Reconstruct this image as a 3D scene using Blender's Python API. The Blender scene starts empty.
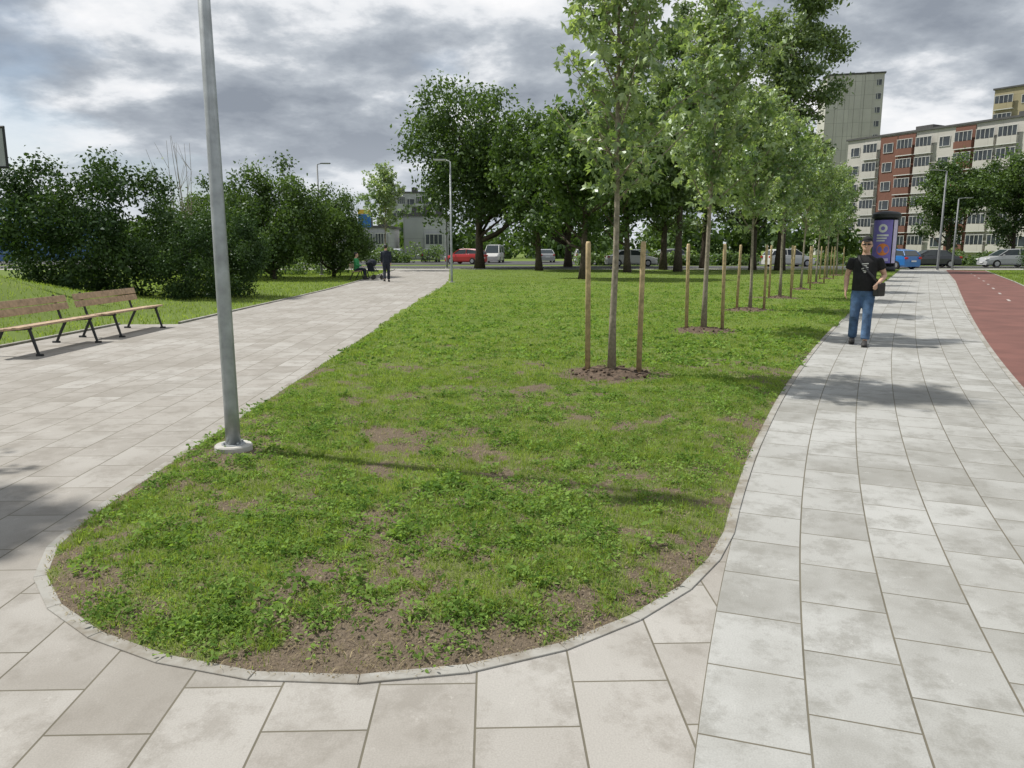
import bpy, math, random
import numpy as np
from mathutils import Vector, Matrix, geometry
random.seed(7)
rng = np.random.default_rng(7)
scene = bpy.context.scene
COL = scene.collection
R = math.radians

# ------------------------------------------------------------------ basics
def link(o, parent=None):
    COL.objects.link(o)
    if parent is not None:
        o.parent = parent
    return o

def empty(name, loc=(0, 0, 0), rotz=0.0, label=None, category=None, group=None, scale=1.0):
    e = bpy.data.objects.new(name, None)
    e.empty_display_size = 0.2
    e.location = loc
    e.rotation_euler = (0, 0, rotz)
    e.scale = (scale,) * 3
    link(e)
    tag(e, label, category, group)
    return e

def tag(o, label=None, category=None, group=None, kind=None):
    if label: o["label"] = label
    if category: o["category"] = category
    if group: o["group"] = group
    if kind: o["kind"] = kind
    return o

class MB:
    def __init__(s):
        s.v = []; s.f = []; s.m = []; s.uv = None
    def quad(s, pts, m=0):
        b = len(s.v); s.v += [tuple(p) for p in pts]
        s.f.append(tuple(range(b, b + len(pts)))); s.m.append(m)
    def box(s, c, d, m=0, M=None):
        b = len(s.v)
        hx, hy, hz = d[0] / 2, d[1] / 2, d[2] / 2
        for x, y, z in ((-1,-1,-1),(1,-1,-1),(1,1,-1),(-1,1,-1),(-1,-1,1),(1,-1,1),(1,1,1),(-1,1,1)):
            p = Vector((x*hx, y*hy, z*hz))
            if M is not None: p = M @ p
            s.v.append((p.x + c[0], p.y + c[1], p.z + c[2]))
        for f in ((0,3,2,1),(4,5,6,7),(0,1,5,4),(1,2,6,5),(2,3,7,6),(3,0,4,7)):
            s.f.append(tuple(b + i for i in f)); s.m.append(m)
    def tube(s, pts, rad, seg=8, m=0, side=None, cap=True):
        pts = [Vector(p) for p in pts]
        n = len(pts); b0 = len(s.v)
        a_prev = Vector(side) if side is not None else None
        for i, p in enumerate(pts):
            t = (pts[min(i+1, n-1)] - pts[max(i-1, 0)])
            if t.length < 1e-9: t = Vector((0, 0, 1))
            t.normalize()
            if a_prev is None:
                a_prev = Vector((1, 0, 0)) if abs(t.x) < 0.8 else Vector((0, 1, 0))
            a = a_prev - t * a_prev.dot(t)
            if a.length < 1e-6: a = t.orthogonal()
            a.normalize(); bb = t.cross(a); a_prev = a
            r = rad[i]
            ra, rb = (r, r) if not isinstance(r, (tuple, list)) else r
            for k in range(seg):
                th = 2 * math.pi * k / seg
                q = p + a * (ra * math.cos(th)) + bb * (rb * math.sin(th))
                s.v.append(tuple(q))
        for i in range(n - 1):
            for k in range(seg):
                k2 = (k + 1) % seg
                s.f.append((b0+i*seg+k, b0+i*seg+k2, b0+(i+1)*seg+k2, b0+(i+1)*seg+k)); s.m.append(m)
        if cap:
            s.f.append(tuple(b0 + k for k in reversed(range(seg)))); s.m.append(m)
            s.f.append(tuple(b0 + (n-1)*seg + k for k in range(seg))); s.m.append(m)
    def rings(s, rr, seg=20, m=0):
        b0 = len(s.v); n = len(rr)
        for cx, cy, cz, rx, ry in rr:
            for k in range(seg):
                th = 2 * math.pi * k / seg
                s.v.append((cx + rx*math.cos(th), cy + ry*math.sin(th), cz))
        for i in range(n - 1):
            for k in range(seg):
                k2 = (k + 1) % seg
                s.f.append((b0+i*seg+k, b0+i*seg+k2, b0+(i+1)*seg+k2, b0+(i+1)*seg+k)); s.m.append(m)
        s.f.append(tuple(b0 + k for k in reversed(range(seg)))); s.m.append(m)
        s.f.append(tuple(b0 + (n-1)*seg + k for k in range(seg))); s.m.append(m)
    def ell(s, c, r, seg=12, m=0):
        rr = []
        n = max(5, seg // 2)
        for i in range(n + 1):
            ph = -math.pi/2 + math.pi * (i + 0.02) / (n + 0.04)
            rr.append((c[0], c[1], c[2] + r[2]*math.sin(ph), r[0]*math.cos(ph), r[1]*math.cos(ph)))
        s.rings(rr, seg, m)
    def mesh(s, name, mats):
        me = bpy.data.meshes.new(name)
        me.from_pydata(s.v, [], s.f)
        for mm in mats: me.materials.append(mm)
        if len(mats) > 1: me.polygons.foreach_set("material_index", s.m)
        me.update()
        return me
    def obj(s, name, mats, parent=None, smooth=False, bevel=0.0):
        if not isinstance(mats, (list, tuple)): mats = [mats]
        me = s.mesh(name, mats)
        if smooth:
            me.polygons.foreach_set("use_smooth", [True]*len(me.polygons))
        o = bpy.data.objects.new(name, me)
        link(o, parent)
        if bevel > 0:
            bm = o.modifiers.new("bevel", 'BEVEL'); bm.width = bevel; bm.segments = 2
            bm.limit_method = 'ANGLE'
        return o

def remeshed(mb, name, mats, parent, voxel, smooth_it=2):
    o = mb.obj(name, mats, parent)
    r = o.modifiers.new("r", 'REMESH'); r.mode = 'VOXEL'; r.voxel_size = voxel; r.use_smooth_shade = True
    s = o.modifiers.new("s", 'SMOOTH'); s.iterations = smooth_it; s.factor = 0.5
    dg = bpy.context.evaluated_depsgraph_get()
    me = bpy.data.meshes.new_from_object(o.evaluated_get(dg))
    o.modifiers.clear()
    old = o.data; o.data = me; bpy.data.meshes.remove(old)
    me.name = name
    if len(me.materials) == 0:
        me.materials.append(mats if not isinstance(mats, (list, tuple)) else mats[0])
    me.polygons.foreach_set("use_smooth", [True]*len(me.polygons))
    return o

def np_mesh(name, V, loops, starts, mat, tint=None):
    me = bpy.data.meshes.new(name)
    me.vertices.add(len(V)); me.vertices.foreach_set("co", V.astype(np.float32).ravel())
    me.loops.add(len(loops)); me.loops.foreach_set("vertex_index", loops.astype(np.int32))
    me.polygons.add(len(starts)); me.polygons.foreach_set("loop_start", starts.astype(np.int32))
    me.update(calc_edges=True)
    me.materials.append(mat)
    if tint is not None:
        a = me.attributes.new("tint", 'FLOAT', 'FACE')
        a.data.foreach_set("value", tint.astype(np.float32))
    return me

# ------------------------------------------------------------------ noise (numpy)
_tab = rng.random((256, 256))
def vnoise(x, y, off=0):
    x = np.asarray(x, float) + off*17.31; y = np.asarray(y, float) + off*9.77
    xi = np.floor(x).astype(int); yi = np.floor(y).astype(int)
    fx = x - xi; fy = y - yi
    fx = fx*fx*(3-2*fx); fy = fy*fy*(3-2*fy)
    a = _tab[xi & 255, yi & 255]; b = _tab[(xi+1) & 255, yi & 255]
    c = _tab[xi & 255, (yi+1) & 255]; d = _tab[(xi+1) & 255, (yi+1) & 255]
    return (a*(1-fx)+b*fx)*(1-fy) + (c*(1-fx)+d*fx)*fy
def fbm(x, y, off=0):
    return (vnoise(x, y, off)*.5 + vnoise(x*2.1, y*2.1, off+1)*.27 + vnoise(x*4.3, y*4.3, off+2)*.15 + vnoise(x*9, y*9, off+3)*.08)

# ------------------------------------------------------------------ materials
def newmat(name):
    m = bpy.data.materials.new(name); m.use_nodes = True
    nt = m.node_tree
    b = nt.nodes["Principled BSDF"]
    return m, nt, b

def N(nt, t, **kw):
    n = nt.nodes.new(t)
    for k, v in kw.items(): setattr(n, k, v)
    return n

def mixc(nt, fac, a, b, mode='MIX'):
    n = N(nt, 'ShaderNodeMix', data_type='RGBA', blend_type=mode)
    for inp, val in ((n.inputs[0], fac), (n.inputs[6], a), (n.inputs[7], b)):
        if isinstance(val, (int, float)): inp.default_value = val
        elif isinstance(val, (tuple, list)): inp.default_value = tuple(val) + ((1,) if len(val) == 3 else ())
        else: nt.links.new(val, inp)
    return n.outputs[2]

def noise_n(nt, vec, scale, detail=4, rough=0.55):
    n = N(nt, 'ShaderNodeTexNoise'); n.inputs['Scale'].default_value = scale
    n.inputs['Detail'].default_value = detail; n.inputs['Roughness'].default_value = rough
    if vec is not None: nt.links.new(vec, n.inputs['Vector'])
    return n.outputs['Fac']

def ramp(nt, fac, stops):
    r = N(nt, 'ShaderNodeValToRGB')
    e = r.color_ramp.elements
    while len(e) < len(stops): e.new(0.5)
    for i, (p, c) in enumerate(stops):
        e[i].position = p
        e[i].color = (c, c, c, 1) if isinstance(c, (int, float)) else tuple(c) + (1,)
    nt.links.new(fac, r.inputs[0])
    return r.outputs[0]

def bump(nt, b, h, strength=0.3, dist=0.01):
    bn = N(nt, 'ShaderNodeBump'); bn.inputs['Strength'].default_value = strength
    bn.inputs['Distance'].default_value = dist
    nt.links.new(h, bn.inputs['Height']); nt.links.new(bn.outputs[0], b.inputs['Normal'])

def simple(name, col, rough=0.6, metal=0.0, var=0.25, scale=6.0, bmp=0.15, dist=0.004):
    m, nt, b = newmat(name)
    tc = N(nt, 'ShaderNodeTexCoord').outputs['Object']
    f = noise_n(nt, tc, scale, 4)
    dark = tuple(c*(1-var) for c in col); light = tuple(min(1, c*(1+var)) for c in col)
    c = mixc(nt, ramp(nt, f, [(0.3, 0.0), (0.7, 1.0)]), dark, light)
    nt.links.new(c, b.inputs['Base Color'])
    b.inputs['Roughness'].default_value = rough; b.inputs['Metallic'].default_value = metal
    if bmp > 0: bump(nt, b, noise_n(nt, tc, scale*8, 3), bmp, dist)
    return m

def leaf_mat(name, dark, light, trans=0.35, gloss=0.05):
    m = bpy.data.materials.new(name); m.use_nodes = True
    nt = m.node_tree; nt.nodes.clear()
    out = N(nt, 'ShaderNodeOutputMaterial')
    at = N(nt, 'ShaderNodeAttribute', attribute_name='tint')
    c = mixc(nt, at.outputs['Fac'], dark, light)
    d = N(nt, 'ShaderNodeBsdfDiffuse'); nt.links.new(c, d.inputs['Color'])
    t = N(nt, 'ShaderNodeBsdfTranslucent')
    c2 = mixc(nt, 1.0, c, (1.35, 1.4, 0.65), 'MULTIPLY')
    nt.links.new(c2, t.inputs['Color'])
    mx = N(nt, 'ShaderNodeMixShader'); mx.inputs[0].default_value = trans
    nt.links.new(d.outputs[0], mx.inputs[1]); nt.links.new(t.outputs[0], mx.inputs[2])
    last = mx.outputs[0]
    if gloss > 0:
        g = N(nt, 'ShaderNodeBsdfGlossy'); g.inputs['Roughness'].default_value = .45; g.inputs['Color'].default_value = (.9, .95, 1, 1)
        m2 = N(nt, 'ShaderNodeMixShader'); m2.inputs[0].default_value = gloss
        nt.links.new(last, m2.inputs[1]); nt.links.new(g.outputs[0], m2.inputs[2]); last = m2.outputs[0]
    nt.links.new(last, out.inputs[0])
    return m

def paving_mat(name, base, alt, stain_c, bw=0.36, bh=0.36, stain=0.5, mort=.004):
    m, nt, b = newmat(name)
    uv = N(nt, 'ShaderNodeUVMap').outputs[0]
    br = N(nt, 'ShaderNodeTexBrick'); br.offset = 0.5; br.offset_frequency = 2; br.squash = 1.0
    nt.links.new(uv, br.inputs['Vector'])
    br.inputs['Color1'].default_value = (0, 0, 0, 1); br.inputs['Color2'].default_value = (1, 1, 1, 1)
    br.inputs['Mortar'].default_value = (0.5, 0.5, 0.5, 1)
    br.inputs['Scale'].default_value = 1.0
    br.inputs['Mortar Size'].default_value = mort; br.inputs['Mortar Smooth'].default_value = 0.3
    br.inputs['Brick Width'].default_value = bw; br.inputs['Row Height'].default_value = bh
    c = mixc(nt, br.outputs['Color'], base, alt)
    va = N(nt, 'ShaderNodeVectorMath', operation='MULTIPLY_ADD')
    nt.links.new(br.outputs['Color'], va.inputs[0]); va.inputs[1].default_value = (1.3, .9, 0); nt.links.new(uv, va.inputs[2])
    big = noise_n(nt, va.outputs[0], 0.8, 5, 0.62)
    c = mixc(nt, ramp(nt, big, [(0.47, 0.0), (0.62, stain)]), c, stain_c)
    reg = noise_n(nt, uv, 0.35, 4, 0.6)
    c = mixc(nt, ramp(nt, reg, [(0.45, 0.0), (0.65, .4)]), c, tuple(x*1.15 for x in stain_c))
    mid = noise_n(nt, va.outputs[0], 3.6, 6, 0.72)
    c = mixc(nt, ramp(nt, mid, [(0.49, 0.0), (0.62, stain)]), c, tuple(x*1.0 for x in stain_c))
    fine = noise_n(nt, uv, 150.0, 2, 0.6)
    c = mixc(nt, ramp(nt, fine, [(0.35, 0.2), (0.65, 0.0)]), c, (0.12, 0.12, 0.11))
    spk = noise_n(nt, va.outputs[0], 9.0, 7, 0.8)
    c = mixc(nt, ramp(nt, spk, [(0.60, 0.0), (0.72, 0.4)]), c, tuple(min(.64, x*1.5) for x in base))
    jn = noise_n(nt, uv, 3.0, 3)
    jc = mixc(nt, jn, (0.07, 0.066, 0.05), (0.20, 0.18, 0.135))
    c = mixc(nt, br.outputs['Fac'], c, jc)
    nt.links.new(c, b.inputs['Base Color'])
    b.inputs['Roughness'].default_value = 0.85
    b.inputs['Specular IOR Level'].default_value = 0.25
    inv = N(nt, 'ShaderNodeMath', operation='MULTIPLY_ADD')
    nt.links.new(br.outputs['Fac'], inv.inputs[0]); inv.inputs[1].default_value = -1.0
    sc = N(nt, 'ShaderNodeMath', operation='MULTIPLY'); nt.links.new(fine, sc.inputs[0]); sc.inputs[1].default_value = 0.25
    nt.links.new(sc.outputs[0], inv.inputs[2])
    tl = N(nt, 'ShaderNodeMath', operation='MULTIPLY_ADD')
    nt.links.new(br.outputs['Color'], tl.inputs[0]); tl.inputs[1].default_value = 0.3
    nt.links.new(inv.outputs[0], tl.inputs[2])
    bump(nt, b, tl.outputs[0], 0.5, 0.004)
    return m

M_pave_l = paving_mat("paving_warm", (0.40, 0.385, 0.36), (0.335, 0.315, 0.288), (0.225, 0.207, 0.18), .54, .36, .55, .0045)
M_pave_r = paving_mat("paving_cool", (0.42, 0.422, 0.408), (0.36, 0.36, 0.345), (0.215, 0.21, 0.188), 0.46, 0.36, 0.6, .0045)
def kerb_mat():
    m, nt, b = newmat("kerb_concrete")
    tc = N(nt, 'ShaderNodeTexCoord').outputs['Object']
    c = mixc(nt, noise_n(nt, tc, 9, 5, .6), (.25, .245, .225), (.38, .37, .34))
    c = mixc(nt, ramp(nt, noise_n(nt, tc, 2.2, 6, .75), [(.45, 0), (.62, .8)]), c, (.17, .145, .11))
    nt.links.new(c, b.inputs['Base Color']); b.inputs['Roughness'].default_value = .9
    bump(nt, b, noise_n(nt, tc, 60, 3), .3, .002)
    return m
M_kerb = kerb_mat()
M_concrete = simple("footing_concrete", (0.44, 0.43, 0.40), 0.9, 0, 0.2, 8, 0.4)
M_galv = simple("galvanized_steel", (0.36, 0.38, 0.39), 0.45, 0.5, 0.22, 9, 0.05)
M_galv2 = simple("painted_grey_steel", (0.20, 0.21, 0.22), 0.6, 0.1, 0.15, 3, 0.0)
M_dark = simple("dark_metal", (0.035, 0.037, 0.04), 0.5, 0.4, 0.2, 10, 0.05)
M_wood = simple("bench_wood", (0.40, 0.29, 0.19), 0.75, 0, 0.3, 14, 0.2)
M_stake = simple("stake_wood", (0.46, 0.35, 0.20), 0.8, 0, 0.35, 14, 0.3)
M_black = simple("black_plastic", (0.02, 0.02, 0.02), 0.5, 0, 0.2, 8, 0.0)
M_asph = simple("asphalt", (0.055, 0.055, 0.058), 0.9, 0, 0.3, 2, 0.3)
M_side = simple("sidewalk_concrete", (0.34, 0.33, 0.31), 0.9, 0, 0.2, 1, 0.2)
M_red = simple("red_asphalt", (0.145, 0.062, 0.050), 0.9, 0, 0.25, 1.2, 0.5, 0.004)
M_white = simple("white_paint", (0.75, 0.75, 0.73), 0.6, 0, 0.08, 3, 0.0)
M_bark = simple("bark_brown", (0.085, 0.068, 0.05), 0.95, 0, 0.4, 9, 0.6, 0.02)
M_bark_y = simple("young_bark", (0.27, 0.235, 0.18), 0.9, 0, 0.35, 22, 0.4, 0.004)
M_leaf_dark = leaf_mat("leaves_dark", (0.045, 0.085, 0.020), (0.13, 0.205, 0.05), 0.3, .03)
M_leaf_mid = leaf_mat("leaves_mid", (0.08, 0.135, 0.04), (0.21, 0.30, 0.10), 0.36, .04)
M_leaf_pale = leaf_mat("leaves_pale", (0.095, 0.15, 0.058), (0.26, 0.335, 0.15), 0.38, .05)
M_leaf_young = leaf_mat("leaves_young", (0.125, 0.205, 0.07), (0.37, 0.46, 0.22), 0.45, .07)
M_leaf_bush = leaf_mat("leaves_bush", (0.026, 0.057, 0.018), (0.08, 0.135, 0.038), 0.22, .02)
M_grass = leaf_mat("grass_blades", (0.125, 0.195, 0.034), (0.34, 0.43, 0.115), 0.45, 0)
M_weed = leaf_mat("weed_leaves", (0.09, 0.17, 0.038), (0.26, 0.385, 0.10), 0.38, 0)
M_dry = leaf_mat("dry_grass", (.20, .16, .09), (.46, .39, .24), .2, 0)

def lawn_mat(name, use_cover):
    m, nt, b = newmat(name)
    tc = N(nt, 'ShaderNodeTexCoord').outputs['Object']
    n1 = noise_n(nt, tc, 14.0, 5, 0.7); n2 = noise_n(nt, tc, 0.5, 4, 0.6); n3 = noise_n(nt, tc, 60, 3, 0.7)
    soil = mixc(nt, n1, (0.10, 0.078, 0.055), (0.235, 0.19, 0.14))
    soil = mixc(nt, ramp(nt, n3, [(0.4, 0.0), (0.7, 0.6)]), soil, (0.08, 0.062, 0.047))
    green = mixc(nt, n3, (0.065, 0.105, 0.02), (0.17, 0.245, 0.06))
    green = mixc(nt, ramp(nt, n2, [(0.35, 0.0), (0.7, 0.4)]), green, (0.20, 0.225, 0.08))
    if use_cover:
        at = N(nt, 'ShaderNodeAttribute', attribute_name='cover')
        ad = N(nt, 'ShaderNodeMath', operation='MULTIPLY_ADD'); nt.links.new(n1, ad.inputs[0])
        ad.inputs[1].default_value = 0.9
        nt.links.new(at.outputs['Fac'], ad.inputs[2])
        fac = ramp(nt, ad.outputs[0], [(0.8, 0.0), (1.0, .6)])
        sx = N(nt, 'ShaderNodeSeparateXYZ'); nt.links.new(tc, sx.inputs[0])
        mr = N(nt, 'ShaderNodeMapRange'); nt.links.new(sx.outputs[1], mr.inputs[0])
        mr.inputs[1].default_value = 6; mr.inputs[2].default_value = 15; mr.inputs[3].default_value = 1.0; mr.inputs[4].default_value = 1.7
        mu = N(nt, 'ShaderNodeMath', operation='MULTIPLY', use_clamp=True); nt.links.new(fac, mu.inputs[0]); nt.links.new(mr.outputs[0], mu.inputs[1])
        fac = mu.outputs[0]
    else:
        fac = ramp(nt, n2, [(0.3, 0.75), (0.5, 1.0)])
    c = mixc(nt, fac, soil, green)
    nt.links.new(c, b.inputs['Base Color']); b.inputs['Roughness'].default_value = 1.0
    b.inputs['Specular IOR Level'].default_value = 0.1
    bump(nt, b, n3, 0.8, 0.02)
    return m
M_bed = lawn_mat("bed_lawn", True)
M_ground = lawn_mat("ground_lawn", False)
M_soil = simple("mulch_soil", (0.13, 0.092, 0.064), 1.0, 0, 0.5, 18, 1.0, 0.02)

# ------------------------------------------------------------------ curves
def catmull(P, n=12):
    P = np.array(P, float); out = []
    Q = np.vstack([2*P[0]-P[1], P, 2*P[-1]-P[-2]])
    for i in range(1, len(Q)-2):
        p0, p1, p2, p3 = Q[i-1], Q[i], Q[i+1], Q[i+2]
        for t in np.linspace(0, 1, n, endpoint=False):
            out.append(0.5*((2*p1)+(-p0+p2)*t+(2*p0-5*p1+4*p2-p3)*t*t+(-p0+3*p1-3*p2+p3)*t**3))
    out.append(P[-1]); return np.array(out)

def resample(P, step):
    d = np.r_[0, np.cumsum(np.linalg.norm(np.diff(P, axis=0), axis=1))]
    s = np.arange(0, d[-1], step)
    return np.c_[np.interp(s, d, P[:, 0]), np.interp(s, d, P[:, 1])], s

def LX(y):
    f = lambda q: .566 + .537*(q-2.13) + 1.815*(math.exp(-q/5.5)-.679)
    if y >= 0: return f(y)
    return f(0) + .207*y
def LS(y): return .537-.33*math.exp(-max(y, 0)/5.5)
left_edge = [(-4.75, 58), (-3.7, 45), (-2.96, 34), (-2.85, 20), (-2.73, 12.3), (-2.66, 7.7), (-2.62, 5.2), (-2.60, 4.45), (-2.55, 4.01), (-2.44, 3.67),
             (-2.25, 3.36), (-1.96, 3.07), (-1.62, 2.84), (-1.25, 2.68), (-.97, 2.61), (-.64, 2.585), (-.235, 2.64), (.19, 2.81),
             (.607, 3.12), (.94, 3.50)]
Ly = np.r_[np.arange(-6, 58.1, .2)]
Lc = np.array([(LX(y), y) for y in Ly])
Lr = Lc; Ls = np.r_[0, np.cumsum(np.linalg.norm(np.diff(Lc, axis=0), axis=1))]
outline = catmull(left_edge + [(1.22, 4.0), (1.45, 4.6)] + [(LX(y), y) for y in (5.4, 6.25, 8.9, 13.35, 19.3, 29.2, 39, 48, 58)], 10)

def inside(poly, x, y):
    x = np.asarray(x); y = np.asarray(y); c = np.zeros(x.shape, bool)
    j = len(poly)-1
    for i in range(len(poly)):
        xi, yi = poly[i]; xj, yj = poly[j]
        if yi != yj:
            cond = ((yi > y) != (yj > y)) & (x < (xj-xi)*(y-yi)/(yj-yi)+xi)
            c ^= cond
        j = i
    return c
Po_, _ = resample(outline, 0.08)
Po_ = Po_[Po_[:, 1] < 16]
def dist_outline(x, y):
    d = np.full(x.shape, 9.0)
    sel = np.where(y < 15.5)[0]
    for ch in np.array_split(sel, max(1, len(sel)//3000)):
        dd = (x[ch][:, None]-Po_[:, 0])**2 + (y[ch][:, None]-Po_[:, 1])**2
        d[ch] = np.sqrt(dd.min(1))
    return d

TREES = [(1.24, 9.35), (3.64, 14.4), (6.0, 19.2), (8.45, 24.1), (10.95, 29.0), (13.45, 33.9), (15.95, 38.9), (18.5, 43.8)]
LAMP = (-2.16, 5.72)

def cover_fn(x, y, d):
    n = fbm(x*1.3, y*1.3, 3)
    n2 = fbm(x*4.5, y*4.5, 8)
    n3 = fbm(x*13, y*13, 21)
    c = (n-0.45)*1.7 + (n2-0.45)*1.9 + (n3-.45)*2.2 + .52
    edge = np.clip((d-0.06)/0.42, 0, 1)
    tip = np.clip((4.4-y)/1.7, 0, 1)
    worn = np.exp(-((y-(6.3+.12*x))/.28)**2)*np.clip((1.0-np.abs(x+1.0))*1.2, 0, 1)
    c = c - 0.45*(1-edge) - 0.24*tip - .40*worn
    c = c + np.clip((y-8)/10, 0, 0.6)
    for tx, ty in TREES[:4]:
        dd = np.sqrt((x-tx)**2+(y-ty)**2)
        c = np.where(dd < 0.9, c*np.clip((dd-0.5)/0.4, 0, 1), c)
    dd = np.sqrt((x-LAMP[0])**2+(y-LAMP[1])**2)
    c = c*np.clip((dd-.2)/.3, 0, 1)
    return np.clip(c, 0, 1)

KW = 0.060
def bed_z(x, y, d):
    base = 0.003 + np.clip((d-KW)/0.35, 0, 1)*(0.012 + 0.05*fbm(x*1.3, y*1.3, 5) + 0.025*fbm(x*6, y*6, 6))
    return np.where(d < KW*.55, -0.015, base)

# ------------------------------------------------------------------ ground
def mound_h(x, y):
    a = np.clip((-8.9-x)/6.5, 0, 1); a = a*a*(3-2*a)
    b = np.clip((26-y)/8, 0, 1); b = b*b*(3-2*b)
    return a*b*1.35
def ground_z(x, y):
    out = -0.03 + mound_h(x, y)
    side = ((x < -8.4) & (y < 70)).astype(float)
    return out + side*0.03*fbm(x*0.8, y*0.8, 2)
xs = np.r_[-3000, -1200, -500, -200, -100, -60, np.arange(-45, 60, 0.75), 70, 100, 200, 500, 1200, 3000]
ys = np.r_[-300, -60, -20, np.arange(-8, 70, 0.75), 80, 100, 160, 300, 600, 1200, 4000]
X, Y = np.meshgrid(xs, ys)
Z = ground_z(X, Y)
V = np.c_[X.ravel(), Y.ravel(), Z.ravel()]
nx, ny = len(xs), len(ys)
i, j = np.meshgrid(np.arange(nx-1), np.arange(ny-1))
a = (j*nx+i).ravel()
F = np.c_[a, a+1, a+nx+1, a+nx]
me = np_mesh("ground", V, F.ravel(), np.arange(len(F))*4, M_ground)
me.polygons.foreach_set("use_smooth", [True]*len(me.polygons))
g = bpy.data.objects.new("ground", me); link(g); tag(g, kind="structure")

bp, _ = resample(outline, 0.08)
bp2 = []; ring = []
for k, p in enumerate(bp):
    if p[1] < 12 or k % 10 == 0:
        bp2.append(p)
        if 0 < k < len(bp)-1:
            t = bp[k+1]-bp[k-1]; t = t/np.linalg.norm(t); ring.append(p+np.array((-t[1], t[0]))*KW*.85)
bp2 = np.array(bp2); ring = np.array(ring)
pts = [ring]
def addgrid(y0, y1, st):
    gx, gy = np.meshgrid(np.arange(-5, 32, st), np.arange(y0, y1, st))
    gx = gx + rng.uniform(-.3, .3, gx.shape)*st; gy = gy + rng.uniform(-.3, .3, gy.shape)*st
    gx, gy = gx.ravel(), gy.ravel()
    k = inside(outline, gx, gy); gx, gy = gx[k], gy[k]
    k = dist_outline(gx, gy) > KW*1.2; pts.append(np.c_[gx[k], gy[k]])
addgrid(2.5, 6, 0.05); addgrid(6, 11, 0.10); addgrid(11, 20, 0.3); addgrid(20, 57.5, 0.8)
ip = np.vstack(pts)
allp = np.vstack([bp2, ip])
nb = len(bp2)
res = geometry.delaunay_2d_cdt([Vector(p) for p in allp], [], [list(range(nb))], 1, 1e-5)
VV = np.array([(v.x, v.y) for v in res[0]])
d = dist_outline(VV[:, 0], VV[:, 1]); d[:nb] = 0
z = bed_z(VV[:, 0], VV[:, 1], d)
me = bpy.data.meshes.new("lawn")
me.from_pydata([(p[0], p[1], zz) for p, zz in zip(VV, z)], [], [tuple(f) for f in res[2]])
me.materials.append(M_bed)
at = me.attributes.new("cover", 'FLOAT', 'POINT')
at.data.foreach_set("value", cover_fn(VV[:, 0], VV[:, 1], d).astype(np.float32))
me.polygons.foreach_set("use_smooth", [True]*len(me.polygons))
o = bpy.data.objects.new("lawn", me); link(o); tag(o, kind="structure")

# ------------------------------------------------------------------ paving
def poly_sheet(name, pts2, z, mat, uvf=lambda x, y: (y, x)):
    me = bpy.data.meshes.new(name)
    me.from_pydata([(p[0], p[1], z) for p in pts2], [], [tuple(range(len(pts2)))])
    me.materials.append(mat)
    uv = me.uv_layers.new(name="UVMap")
    for l in me.loops:
        v = me.vertices[l.vertex_index].co; uv.data[l.index].uv = uvf(v.x, v.y)
    me.update()
    if me.polygons[0].normal.z < 0: me.flip_normals()
    o = bpy.data.objects.new(name, me); link(o); tag(o, kind="structure"); return o
seam = [tuple(p) for p in Lr if p[1] < 7.0]
pl_right = [(-2.3, 7.1), (-2.5, 7.7), (-2.6, 12.3), (-2.7, 20), (-2.85, 34), (-3.6, 45), (-4.65, 58)]
pl_left = [(-8.75, 58), (-7.85, 45), (-7.15, 30), (-7.1, 16.2), (-8.3, 16.15), (-8.3, 8), (-8.6, 2), (-8.6, -6)]
ca, sa = math.cos(R(1.6)), math.sin(R(1.6))
poly_sheet("path", seam + pl_right + pl_left, 0.0, M_pave_l, lambda x, y: (y*ca-x*sa+.1, x*ca+y*sa+.06))

LN = np.array([(1/math.hypot(1, LS(y)), -LS(y)/math.hypot(1, LS(y))) for y in Ly])
def strip(name, o0, o1, z, mat):
    me = bpy.data.meshes.new(name); vs = []; fs = []; uvs = []
    for k in range(len(Lr)):
        a = o0(Ls[k]); b = o1(Ls[k])
        for off in (a, b):
            p = Lr[k]+LN[k]*off; vs.append((p[0], p[1], z)); uvs.append((Ls[k], off))
    for k in range(len(Lr)-1): fs.append((2*k, 2*k+1, 2*k+3, 2*k+2))
    me.from_pydata(vs, [], fs); me.materials.append(mat)
    uv = me.uv_layers.new(name="UVMap")
    for l in me.loops: uv.data[l.index].uv = uvs[l.vertex_index]
    me.update()
    o = bpy.data.objects.new(name, me); link(o); tag(o, kind="structure"); return o
wR = lambda s: 2.36 + 0.56*min(1, max(0, (s-15)/35))
strip("pavement", lambda s: 0.0, wR, 0.0, M_pave_r)
strip("kerb_edging", wR, lambda s: wR(s)+0.07, 0.004, M_kerb)
strip("bicycle_path", lambda s: wR(s)+0.07, lambda s: wR(s)+2.5, 0.0, M_red)
strip("kerb_edging_outer", lambda s: wR(s)+2.5, lambda s: wR(s)+2.58, 0.012, M_kerb)
mb = MB()
for s0 in np.arange(34, 64, 4.0):
    q = []
    for s_, w_ in ((s0, -.04), (s0, .04), (s0+1.0, .04), (s0+1.0, -.04)):
        k = int(np.argmin(np.abs(Ls-s_))); p = Lr[k]+LN[k]*(wR(s_)+1.29+w_); q.append((p[0], p[1], .004))
    mb.quad(q)
tag(mb.obj("lane_marking", simple("worn_white_paint", (.36, .32, .30), .8, 0, .3, 3, 0)), kind="structure")

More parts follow.
